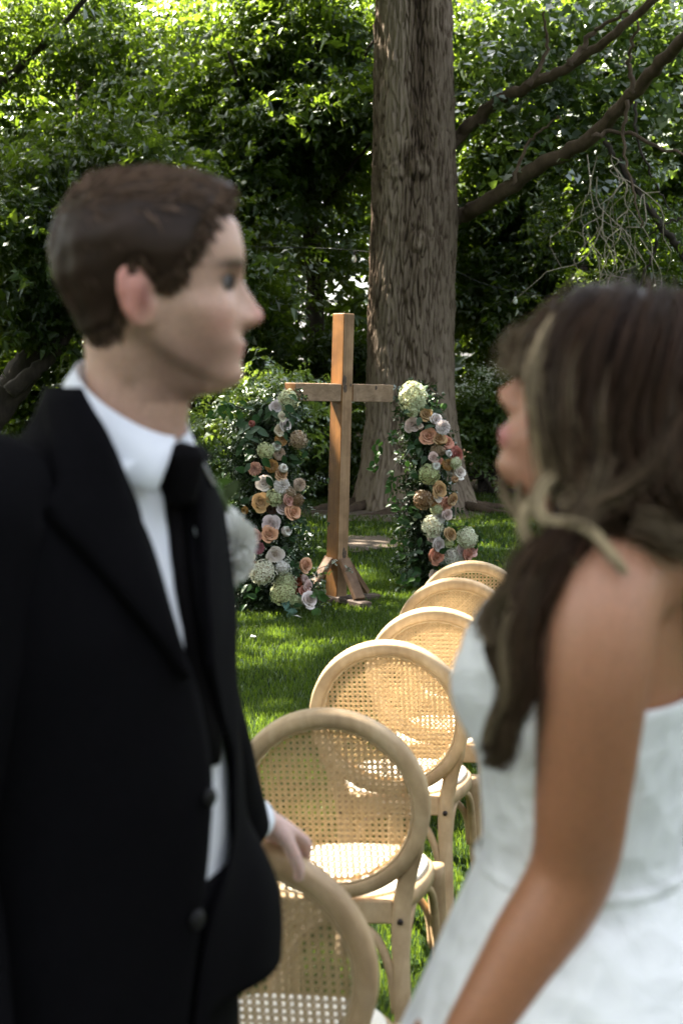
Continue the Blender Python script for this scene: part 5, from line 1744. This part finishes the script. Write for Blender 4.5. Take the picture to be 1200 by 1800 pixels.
# jacket
redge = [(640, 128), (700, 156), (743, 184), (797, 210), (875, 239), (941, 260), (1010, 281), (1094, 307), (1200, 342), (1340, 371), (1560, 367), (1640, 352), (1720, 338), (1850, 320)]
ledge = [(640, 340), (760, 326), (800, 324), (900, 330), (1000, 338), (1100, 352), (1200, 374), (1340, 411), (1500, 414), (1560, 384), (1640, 352), (1700, 336), (1850, 320)]
zr = np.array([P(px, py, GD - .06)[2] for py, px in redge]); pr = np.array([px for _, px in redge])
zl = np.array([P(px, py, GD - .04)[2] for py, px in ledge]); pl = np.array([px for _, px in ledge])
NZJ, NTJ = 60, 90
hem_z = lambda th_: .80 + .16 * sm(th_, -.35, .0) * sm(-th_, -2.4, -1.7)
zt_ = 1.642
JR = np.zeros((NZJ, NTJ, 3)); aR = np.zeros(NZJ); aL = np.zeros(NZJ)
zrow = zt_ - (zt_ - .80) * np.linspace(0, 1, NZJ) ** .92
for i, z in enumerate(zrow):
    fr = i / (NZJ - 1)
    z0_ = z
    for _ in range(4):
        aR[i] = solve(z0_, np.interp(z0_, zr[::-1], pr[::-1]), -2.9, .5, .004)
        z0_ = .5 * z0_ + .5 * (zt_ - (zt_ - float(hem_z(aR[i]))) * fr ** .92)
    z = zt_ - (zt_ - .96) * fr ** .92
    q = to_px(g3(z, TH, .004))[0]
    tgt = np.interp(z, zl[::-1], pl[::-1])
    tm = TH[np.argmax(np.where(np.abs(TH) < 1.6, q, -1e9))]
    cand = TH[(TH > -.9) & (TH <= tm)]
    qq = q[(TH > -.9) & (TH <= tm)]
    aL[i] = cand[np.argmin(np.abs(qq - tgt))] if qq.max() > tgt else cand[np.argmax(qq)]
kk = np.array([.25, .5, .25])
for a in (aR, aL):
    for _ in range(3):
        a[1:-1] = (a[:-2] + 2 * a[1:-1] + a[2:]) / 4
up_ = sm(zrow, 1.556, 1.590)
aL = aL * (1 - up_) + np.maximum(aL, 2.3) * up_
aL = np.maximum(aL, aR + .06)
for i, z in enumerate(zrow):
    tt = np.linspace(aL[i], aR[i] + 2 * math.pi, NTJ)
    t0 = np.where(tt > math.pi, tt - 2 * math.pi, tt)
    fr = i / (NZJ - 1)
    zz_ = zt_ - (zt_ - hem_z(t0)) * fr ** .92
    q = g3(zz_, t0, .006)
    bul = .047 * np.exp(-((t0 - .95) / .7) ** 2) * sm(-zz_, -1.17, -1.02) * sm(t0 - aL[i], .0, .6) + .004 * vnoise3(np.stack([t0 * 3, zz_ * 9, t0 * 0], 1), 4)
    dirv = q - np.stack([np.full(NTJ, T0[0]), np.full(NTJ, T0[1]), zz_], 1)
    dirv /= np.linalg.norm(dirv, axis=1)[:, None]
    JR[i] = q + dirv * bul[:, None]
jk = obj('jacket', MB().add(JR.reshape(-1, 3), grid_faces(NZJ, NTJ, False)).mesh('jacket'), M['suit'], man)
so_ = jk.modifiers.new('thickness', 'SOLIDIFY'); so_.thickness = .004; so_.offset = 1
# sleeves
def sleeve(a, b, c, r0, r1, r2):
    q = np.array([T0[0], T0[1], a[2] + .012])
    V, F = tube([a * .62 + q * .38, a, (a + b) / 2, b, (b + c) / 2, c], [r0 * .75, r0, r0 * .93, r1, (r1 + r2) / 2, r2], 22, 44)
    V = V + (.004 * vnoise3(V * np.array([26, 26, 18]), 12))[:, None] * unit([1, -1, .2])
    return obj('sleeve', MB().add(V, F).mesh('sleeve'), M['suit'], jk)
sleeve(LS, LE, LW * .75 + LWR * .25, .064, .060, .046)
sleeve(RS, RE, RW, .078, .064, .050)
V, F = tube([LW * .7 + LWR * .3, LW * .1 + LWR * .9], [.036, .034], 16, 6)
obj('cuff', MB().add(V, F).mesh('cuff'), M['shirt'], man)
# lapels
for side in (-1, 1):
    R = []
    for z in np.linspace(1.636, 1.335, 30):
        i_ = np.interp(z, zrow[::-1], np.arange(NZJ)[::-1])
        a0 = np.interp(i_, np.arange(NZJ), aR if side < 0 else aL)
        wd = np.interp(z, [1.335, 1.534, 1.540, 1.60, 1.648], [.003, .100, .072, .062, .05])
        wd *= 1 if side < 0 else .5 * sm(z, 1.42, 1.50) + .02
        hw_ = np.interp(z, GZ[::-1], (GHW[::-1] + GHD[::-1]) / 2)
        aa = a0 + side * np.linspace(-.0, wd / hw_, 7)
        bul = np.array([.008, .013, .014, .0135, .013, .0125, .0095])
        R.append([g3(z, np.array([a]), b)[0] for a, b in zip(aa, bul)])
    R = np.array(R)
    if side > 0:
        R = R[:, ::-1]
    o = obj('lapel', MB().add(R.reshape(-1, 3), grid_faces(30, 7, False)).mesh('lapel'), M['suit'], jk)
    so_ = o.modifiers.new('thickness', 'SOLIDIFY'); so_.thickness = .003; so_.offset = 1
for py, px in ((1412, 366), (1614, 346)):
    z = P(px, py, GD - .1)[2]
    q = g3(z, np.array([solve(z, px, -1.6, .6, .01)]), .010)[0]
    n_ = unit(q - np.array([T0[0], T0[1], z]))
    V, F = tube([q, q + n_ * .004], [.011, .010], 14)
    obj('button', MB().add(V, F).mesh('button'), M['button'], jk)
# pocket square
q = g3(1.485, np.array([solve(1.485, 344, -.4, 1.3, .006)]), .0075)[0]
V, F = box(q, (.006, .004, .014), Matrix.Rotation(-PSI + .5, 3, 'Z') @ Matrix.Rotation(.3, 3, 'Y'), .002)
obj('pocket_square', MB().add(V, F).mesh('pocket_square'), M['shirt'], man)
# trousers and shoes
mb = MB()
V, F = ring_loft(np.array([g3(z, thr, -.005) for z in (1.10, 1.05, .98, .92, .86, .80)])); mb.add(V, F)
for sg in (-1, 1):
    hp = T0 + GL * .098 * sg + np.array([0, 0, .90]); ft = T0 + GL * .11 * sg + np.array([0, 0, .05])
    V, F = tube([hp, (hp + ft) / 2 + GF * .02, ft], [.105, .080, .062], 18, 20); mb.add(V, F)
obj('trousers', mb.mesh('trousers'), M['suit'], man)
for sg in (-1, 1):
    ft = T0 + GL * .11 * sg
    V, F = tube([ft - GF * .07 + np.array([0, 0, .045]), ft + np.array([0, 0, .055]), ft + GF * .11 + np.array([0, 0, .045]), ft + GF * .22 + np.array([0, 0, .03])], [.034, .044, .045, .026], 12, 16)
    V[:, 2] = np.maximum(V[:, 2], .002)
    obj('shoe', MB().add(V, F).mesh('shoe'), M['shoe'], man)

# boutonniere
q0 = g3(1.455, np.array([solve(1.455, 385, .0, 1.4, .01)]), .012)[0]
bt = thing('boutonniere', "white rose boutonniere with greenery pinned on the man's lapel", 'boutonniere', q0)
fc = P(412, 958, q0[1] - .03)
o = flower('dahlia', fc, .038, 'bright', (.7, -.55, -.1), bt)
o.matrix_basis = o.matrix_basis
o.scale = (o.scale[0], o.scale[1], o.scale[2] * 1.0)
o2 = flower('dahlia', P(410, 992, q0[1] - .03), .033, 'bright', (.6, -.6, -.4), bt)
o2 = flower('rose', P(402, 930, q0[1] - .02), .028, 'bright', (.6, -.6, .3), bt)
for o in bt.children:
    o.material_slots[0].link = 'OBJECT'; o.material_slots[0].material = M['petal_white']
V, F = tube([q0 + np.array([0, 0, -.05]), q0 + GF * .015, fc], [.004, .005, .004], 6, 8)
obj('stem', MB().add(V, F).mesh('stem'), M['leaf_e'], bt)
r = np.random.default_rng(3)
for k in range(34):
    a_ = P(r.uniform(360, 398), r.uniform(880, 985), q0[1] - .01)
    leaf_part(a_ + r.normal(0, .006, 3), (r.normal(.1, .6), r.normal(-.3, .3), r.normal(.5, .7)), r.uniform(.018, .032), [(.14, .18, .08), (.10, .14, .06), (.17, .19, .09), (.06, .12, .09)][r.integers(4)], bt)

# ---- the woman
BY = 1.50
TL_ = rad(22)
BHF = Frame((.262, BY, 1.606), (-math.cos(TL_), .10, math.sin(TL_)), (math.sin(TL_), 0, math.cos(TL_)))
BG = head_grid(False, .95)
BN_ = grid_normals(BG)
BF = unit([-math.cos(rad(8)), math.sin(rad(8)), 0]); BL = np.array([-BF[1], BF[0], 0]) 
B0 = np.array([.245, 1.525, 0])
woman = thing('person', 'woman with long wavy brown hair in a strapless white gown facing the man', 'person', (B0[0], B0[1], 0))
BZ = np.array([1.53, 1.50, 1.475, 1.45, 1.42, 1.38, 1.33, 1.26, 1.19, 1.12, 1.02, .92])
BHW = np.array([.052, .065, .100, .150, .165, .162, .152, .138, .128, .140, .168, .175])
BHD = np.array([.050, .056, .068, .082, .092, .098, .100, .094, .090, .098, .118, .125])
BCX = np.array([-.035, -.03, -.022, -.012, -.004, 0, 0, 0, 0, 0, 0, 0])
def b3(z, th_, off=0.0):
    th_ = np.asarray(th_, float); z = np.broadcast_to(np.asarray(z, float), th_.shape)
    hw = np.interp(z, BZ[::-1], BHW[::-1]) + off; hd = np.interp(z, BZ[::-1], BHD[::-1]) + off; cx = np.interp(z, BZ[::-1], BCX[::-1])
    fwd = cx + hd * np.cos(th_); lat = hw * np.sin(th_)
    xy = B0[:2] + fwd[..., None] * BF[:2] + lat[..., None] * BL[:2]
    return np.concatenate([xy, z[..., None]], -1)
pieces = [ring_loft(BHF.w(BG))]
for sg in (-1, 1):
    pieces += [(BHF.w(V), F) for V, F in ear(sg, .92)]
pieces.append(tube([BHF.w(np.array([-.022, 0, .0])), BHF.w(np.array([-.030, 0, -.07])), B0 + BF * -.03 + np.array([0, 0, 1.50]), B0 + BF * -.02 + np.array([0, 0, 1.44])], [.050, .048, .052, .07], 18, 22))
pieces.append(ring_loft(np.array([b3(z, thr) for z in (1.51, 1.49, 1.475, 1.45, 1.42, 1.38, 1.33, 1.26, 1.19, 1.12, 1.02, .92)])))
armL = [P(1120, 1010, 1.44), P(1062, 1040, 1.375), P(1042, 1180, 1.35), P(1024, 1390, 1.365), P(1004, 1530, 1.385), P(930, 1662, 1.38), P(850, 1795, 1.375), P(785, 1895, 1.38)]
pieces.append(tube(armL, [.05, .057, .0515, .044, .040, .0385, .032, .025], 18, 44))
wl = armL[-1]
pieces += hand(wl, wl + np.array([-.045, .03, -.065]), (-.6, .2, .6), (-.1, .7, -.4), .9, .8, wl + np.array([-.07, .03, -.02]))
sR = B0 - BL * .16 + np.array([0, 0, 1.44]); wR = wl + np.array([-.01, .09, -.01])
pieces.append(tube([sR + BL * .05, sR, sR + BF * .03 + np.array([0, .02, -.25]), (sR + wR) / 2 + np.array([.02, .05, -.12]), wR], [.05, .052, .042, .038, .025], 16, 32))
pieces += hand(wR, wR + np.array([-.045, -.02, -.065]), (-.6, -.2, .6), (-.1, -.7, -.4), .9, .8, wR + np.array([-.07, -.02, -.02]))
pieces.append(tube([B0 + BF * -.03 + np.array([0, 0, 1.50]), B0 + BL * .10 + np.array([0, 0, 1.475]), P(1085, 1005, 1.40)], [.045, .036, .045], 14, 16))
for sg in (-1, 1):
    hp = B0 + BL * .08 * sg + np.array([0, 0, .95]); ft = B0 + BL * .07 * sg + np.array([0, 0, .12])
    pieces.append(tube([hp, (hp + ft) / 2, ft, ft + BF * .08 + np.array([0, 0, -.07]), ft + BF * .16 + np.array([0, 0, -.10])], [.085, .055, .034, .032, .022], 14, 26))
me, co = fuse('woman_body', pieces, .0042, 6)
L_ = BHF.loc(co) / .95
col = np.tile(np.array([.39, .172, .088]), (len(co), 1))
inhead = (L_[:, 2] > -.12) & (np.abs(L_[:, 1]) < .10)
frn = sm(L_[:, 0], .03, .08)
col = mixc(col, (.47, .235, .15), .8 * inhead)
col = mixc(col, (.45, .085, .13), .95 * g(L_[:, 1], 0, .024) * g(L_[:, 2], -.0505, .0105) * sm(L_[:, 0], .085, .095) * inhead)
col = mixc(col, (.50, .21, .16), .4 * g(np.abs(L_[:, 1]), .05, .022) * g(L_[:, 2], -.02, .022) * frn * inhead)
col = mixc(col, (.04, .03, .025), .8 * g(np.abs(L_[:, 1]), .034, .018) * g(L_[:, 2], .032, .004) * frn * inhead)
col = mixc(col, (.03, .02, .02), .8 * g(np.abs(L_[:, 1]), .031, .012) * g(L_[:, 2], .0135, .0045) * frn * inhead)
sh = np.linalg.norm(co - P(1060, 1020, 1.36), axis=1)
col = mixc(col, (.52, .27, .175), .6 * np.exp(-(sh / .10) ** 2))  # highlight on the shoulder painted into the skin colour
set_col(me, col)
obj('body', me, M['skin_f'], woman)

# gown
ND = 96
td = np.arange(ND) * 2 * math.pi / ND
cf = np.cos(td)
ztop = 1.350 + .068 * sm(cf, .15, .9) - .010 * np.exp(-(np.sin(td) / .18) ** 2) * (cf > 0)
rows = []
nb = 30
for k in range(nb):
    f = k / (nb - 1)
    z = ztop * (1 - f) + 1.17 * f
    q = b3(z, td, .011)
    bust = sum(np.exp(-((td_ - s_ * .52) / .36) ** 2) for s_, td_ in ((1, np.angle(np.exp(1j * td))), (-1, np.angle(np.exp(1j * td)))))
    bz = np.exp(-((z - 1.345) / .055) ** 2) + .45 * np.exp(-((z - 1.40) / .05) ** 2)
    q[:, :2] += (np.clip(bust, 0, 1.1) * bz * .028)[:, None] * BF[:2]
    rows.append(q)
wx = b3(np.full(ND, 1.17), td, .011)
wc = wx[:, :2].mean(0)
ns = 40
for k in range(1, ns):
    f = k / (ns - 1)
    z = 1.17 - 1.145 * f
    # front falls steadily, back trails
    fl_f = np.interp(f, [0, .05, .15, .3, .6, 1], [0, .025, .072, .15, .26, .36])
    fl_b = np.interp(f, [0, .05, .15, .3, .6, 1], [0, .045, .115, .21, .42, .95])
    fl_s = np.interp(f, [0, .05, .15, .3, .6, 1], [0, .040, .095, .16, .27, .40])
    cth, sth = np.cos(td), np.sin(td)
    d = wx[:, :2] - wc
    pl_ = 1 + .045 * f * np.sin(td * 11 + 1.0) + .03 * f * np.sin(td * 23 + 2)
    ex_ = (np.where(cth > 0, fl_f, fl_b) * np.abs(cth) ** 1.0)[:, None] * np.sign(cth)[:, None] * BF[:2] + (fl_s * sth)[:, None] * BL[:2]
    rows.append(np.concatenate([wc + (d + ex_) * pl_[:, None], np.full((ND, 1), z)], 1))
DR = np.array(rows)
gown = obj('gown', MB().add(DR.reshape(-1, 3), grid_faces(len(DR), ND)).mesh('gown'), M['dress'], woman)
so_ = gown.modifiers.new('thickness', 'SOLIDIFY'); so_.thickness = .004; so_.offset = 1
# waist seam
V = np.array([b3(np.full(ND, 1.17 + dz), td, .011 + o_) for dz, o_ in ((-.006, .003), (0, .007), (.006, .003))])
sw = obj('waist_seam', MB().add(V.reshape(-1, 3), grid_faces(3, ND)).mesh('waist_seam'), M['dress'], gown)

# hair of the woman
x, y, z = BG[..., 0], np.abs(BG[..., 1]), BG[..., 2]
hl = np.interp(z / .95, [-.11, -.02, .02, .05, .07, .085, .097, .11, .13], [-.035, -.02, .0, .03, .05, .062, .073, .1, .2]) * .95
mk = sm(hl - x, -.004, .01)
nzv = vnoise3(BG.reshape(-1, 3) * np.array([30, 45, 30]), 5).reshape(mk.shape)
of_ = np.where(mk > .02, mk * (.011 + .002 * sm(z, .0, .08)) * (1 + .15 * nzv) + .0015, -.007)
capB = BG + BN_ * of_[..., None]
V, F = ring_loft(BHF.w(capB))
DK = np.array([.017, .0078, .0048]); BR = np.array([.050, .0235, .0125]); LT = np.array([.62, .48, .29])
ccol = np.tile(DK, (len(V), 1))
r = np.random.default_rng(15)
guides = []
def gd(pts_, n, r0, r1, lt0, lt1, wave=.004, wd=.0014):
    guides.append((np.array([P(*p) for p in pts_]), n, r0, r1, lt0, lt1, wave, wd))
# near side curtains from the parting down
gd([(1012, 545, 1.47), (980, 575, 1.435), (950, 635, 1.405), (943, 700, 1.395), (952, 765, 1.39), (975, 832, 1.385), (998, 872, 1.38)], 90, .008, .010, .55, .95, .003)
gd([(1020, 540, 1.47), (1000, 580, 1.425), (975, 660, 1.40), (974, 750, 1.385), (998, 830, 1.38), (1020, 885, 1.375)], 110, .014, .016, .03, .18, .004)
gd([(1045, 532, 1.465), (1010, 590, 1.41), (990, 690, 1.39), (995, 790, 1.38), (1020, 870, 1.375), (1040, 930, 1.37)], 130, .017, .018, 0, .06, .004)
gd([(1080, 530, 1.46), (1055, 590, 1.40), (1035, 700, 1.385), (1040, 810, 1.375), (1062, 890, 1.37), (1085, 945, 1.37)], 130, .018, .018, 0, .05, .004)
gd([(1120, 530, 1.46), (1105, 600, 1.395), (1085, 720, 1.38), (1095, 830, 1.375), (1120, 910, 1.37), (1150, 950, 1.375)], 130, .019, .018, 0, .05, .005)
gd([(1165, 532, 1.46), (1158, 620, 1.395), (1145, 740, 1.38), (1160, 850, 1.375), (1190, 925, 1.38), (1215, 965, 1.39)], 130, .019, .02, 0, .06, .005)
gd([(1205, 545, 1.47), (1215, 640, 1.41), (1210, 760, 1.39), (1225, 870, 1.385), (1255, 950, 1.40)], 120, .02, .022, 0, .06, .005)
gd([(1240, 570, 1.50), (1262, 680, 1.44), (1265, 790, 1.42), (1285, 900, 1.42), (1310, 1010, 1.44)], 120, .022, .025, 0, .06, .006)
gd([(1250, 600, 1.55), (1290, 700, 1.52), (1300, 850, 1.50), (1330, 1000, 1.50), (1340, 1100, 1.52)], 120, .025, .03, 0, .06, .006)
gd([(1200, 540, 1.55), (1240, 680, 1.60), (1250, 850, 1.60), (1290, 1000, 1.58), (1310, 1110, 1.58)], 110, .025, .03, 0, .06, .006)
gd([(1100, 535, 1.52), (1120, 600, 1.585), (1110, 750, 1.60), (1130, 900, 1.60)], 110, .025, .03, 0, .1, .006)
gd([(1020, 530, 1.52), (985, 590, 1.575), (975, 700, 1.59), (1010, 820, 1.59), (1060, 920, 1.57)], 100, .014, .02, 0, .3, .005)
gd([(1035, 560, 1.41), (1003, 650, 1.383), (992, 740, 1.374), (1006, 820, 1.368), (1030, 880, 1.365)], 30, .007, .011, .10, .42, .005)
gd([(1068, 640, 1.382), (1048, 740, 1.366), (1062, 840, 1.360), (1085, 900, 1.358)], 18, .006, .010, .05, .3, .005)
gd([(1180, 650, 1.385), (1172, 750, 1.37), (1190, 850, 1.365)], 16, .006, .010, .05, .25, .005)
gd([(940, 1015, 1.335), (900, 1085, 1.33), (884, 1160, 1.33), (878, 1240, 1.332), (868, 1310, 1.335)], 26, .005, .005, .25, .5, .005)
# soft wisps in front of the face, farther side
gd([(1005, 545, 1.50), (950, 568, 1.525), (912, 590, 1.545), (900, 630, 1.55), (905, 665, 1.55)], 22, .010, .016, .08, .3, .004, .0010)
gd([(1012, 545, 1.48), (970, 575, 1.46), (942, 622, 1.45), (930, 668, 1.44)], 70, .012, .012, .0, .3, .004)
gd([(1005, 548, 1.49), (955, 580, 1.49), (925, 625, 1.49), (915, 660, 1.48)], 50, .011, .012, .0, .3, .004)
gd([(990, 548, 1.50), (935, 575, 1.52), (902, 605, 1.53), (893, 645, 1.535)], 14, .008, .014, .08, .3, .004, .0009)
gd([(905, 800, 1.52), (885, 840, 1.51), (893, 885, 1.50), (915, 925, 1.49), (935, 950, 1.48)], 12, .003, .006, .4, .7, .003, .0009)
gd([(925, 815, 1.50), (912, 850, 1.48), (918, 895, 1.47), (912, 920, 1.46)], 10, .003, .005, .4, .7, .003, .0009)
# shaded inner hair joining neck and shoulder
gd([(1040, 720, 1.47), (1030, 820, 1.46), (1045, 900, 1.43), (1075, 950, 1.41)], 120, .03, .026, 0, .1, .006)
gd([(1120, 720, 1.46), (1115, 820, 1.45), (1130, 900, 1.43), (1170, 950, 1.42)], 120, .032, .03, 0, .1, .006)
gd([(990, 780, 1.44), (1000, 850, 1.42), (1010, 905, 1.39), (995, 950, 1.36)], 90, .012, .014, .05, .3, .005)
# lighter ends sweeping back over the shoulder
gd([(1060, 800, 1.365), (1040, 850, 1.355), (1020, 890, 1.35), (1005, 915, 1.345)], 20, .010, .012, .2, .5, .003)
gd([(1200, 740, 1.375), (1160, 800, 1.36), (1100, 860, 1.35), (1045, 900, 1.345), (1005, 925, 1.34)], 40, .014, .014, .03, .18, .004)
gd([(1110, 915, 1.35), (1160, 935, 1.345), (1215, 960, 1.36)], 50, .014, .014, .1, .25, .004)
# pale curls
gd([(990, 825, 1.38), (956, 850, 1.365), (941, 885, 1.355), (955, 918, 1.345), (1005, 922, 1.335), (1050, 942, 1.325), (1080, 985, 1.315), (1092, 1010, 1.315)], 22, .0055, .0035, .85, 1.0, .002, .0011)
gd([(958, 855, 1.37), (925, 890, 1.36), (916, 925, 1.355), (932, 955, 1.35), (968, 960, 1.345), (993, 978, 1.34), (1002, 1000, 1.34)], 20, .0050, .0035, .7, .95, .002, .0011)
# the long lock in front of the shoulder
gd([(1020, 890, 1.37), (985, 945, 1.345), (948, 1005, 1.34), (922, 1075, 1.335), (905, 1150, 1.335), (888, 1230, 1.335), (876, 1330, 1.34)], 150, .014, .007, 0, .10, .006)
gd([(1005, 930, 1.36), (955, 1000, 1.35), (905, 1070, 1.345), (885, 1135, 1.345), (895, 1200, 1.345), (880, 1280, 1.345), (872, 1355, 1.35)], 110, .012, .007, .02, .16, .006)
gd([(1010, 940, 1.345), (975, 1010, 1.335), (945, 1080, 1.33), (928, 1150, 1.33), (918, 1210, 1.33), (895, 1265, 1.335)], 70, .009, .006, 0, .06, .005)
gd([(985, 935, 1.35), (925, 985, 1.345), (890, 1035, 1.342), (868, 1085, 1.342), (862, 1130, 1.342)], 90, .008, .007, 0, .3, .004)
gd([(975, 955, 1.345), (930, 1005, 1.34), (900, 1050, 1.338), (880, 1110, 1.338)], 30, .006, .004, .4, .6, .004)
VS, FS, CS = [V], [], [ccol]
n0 = len(V)
for pts_, n, r0, r1, l0, l1, wave, wd in guides:
    m_ = 22
    n = int(n * 2.6); wd = wd * .68
    c = catmull(pts_, m_)
    t_ = np.linspace(0, 1, m_)
    T = np.gradient(c, axis=0); T /= np.linalg.norm(T, axis=1)[:, None]
    a = np.cross(T, [0, 1, .2]); a /= np.linalg.norm(a, axis=1)[:, None]
    b = np.cross(T, a)
    an = r.uniform(0, 6.28, n); rr_ = np.abs(r.normal(0, .62, n)) + (r.random(n) < .05) * r.uniform(.3, 1.0, n)
    R_t = (r0 + (r1 - r0) * t_)[None, :] * rr_[:, None]
    ph = r.uniform(0, 6.28) + r.normal(0, .55, n)
    u = R_t * np.cos(an)[:, None] + 1.7 * wave * np.sin(t_[None, :] * 9 + ph[:, None]) * t_[None, :]
    v = R_t * np.sin(an)[:, None] + 1.7 * wave * np.cos(t_[None, :] * 8 + ph[:, None]) * t_[None, :]
    pth = c[None] + u[..., None] * a[None] + v[..., None] * b[None]
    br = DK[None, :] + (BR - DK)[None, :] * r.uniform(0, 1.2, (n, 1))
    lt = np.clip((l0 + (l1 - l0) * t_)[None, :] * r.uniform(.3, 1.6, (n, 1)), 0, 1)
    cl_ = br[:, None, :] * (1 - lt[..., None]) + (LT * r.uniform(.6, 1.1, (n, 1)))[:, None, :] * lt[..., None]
    V2, F2, c2 = ribbons(pth, np.full(n, wd), cl_, 's')
    VS.append(V2); FS.append(F2 + n0); CS.append(c2); n0 += len(V2)
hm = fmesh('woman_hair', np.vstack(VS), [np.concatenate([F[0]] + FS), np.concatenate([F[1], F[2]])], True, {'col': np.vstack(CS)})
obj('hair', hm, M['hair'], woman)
for o in bpy.data.objects:
    if '_world' in o:
        del o['_world']
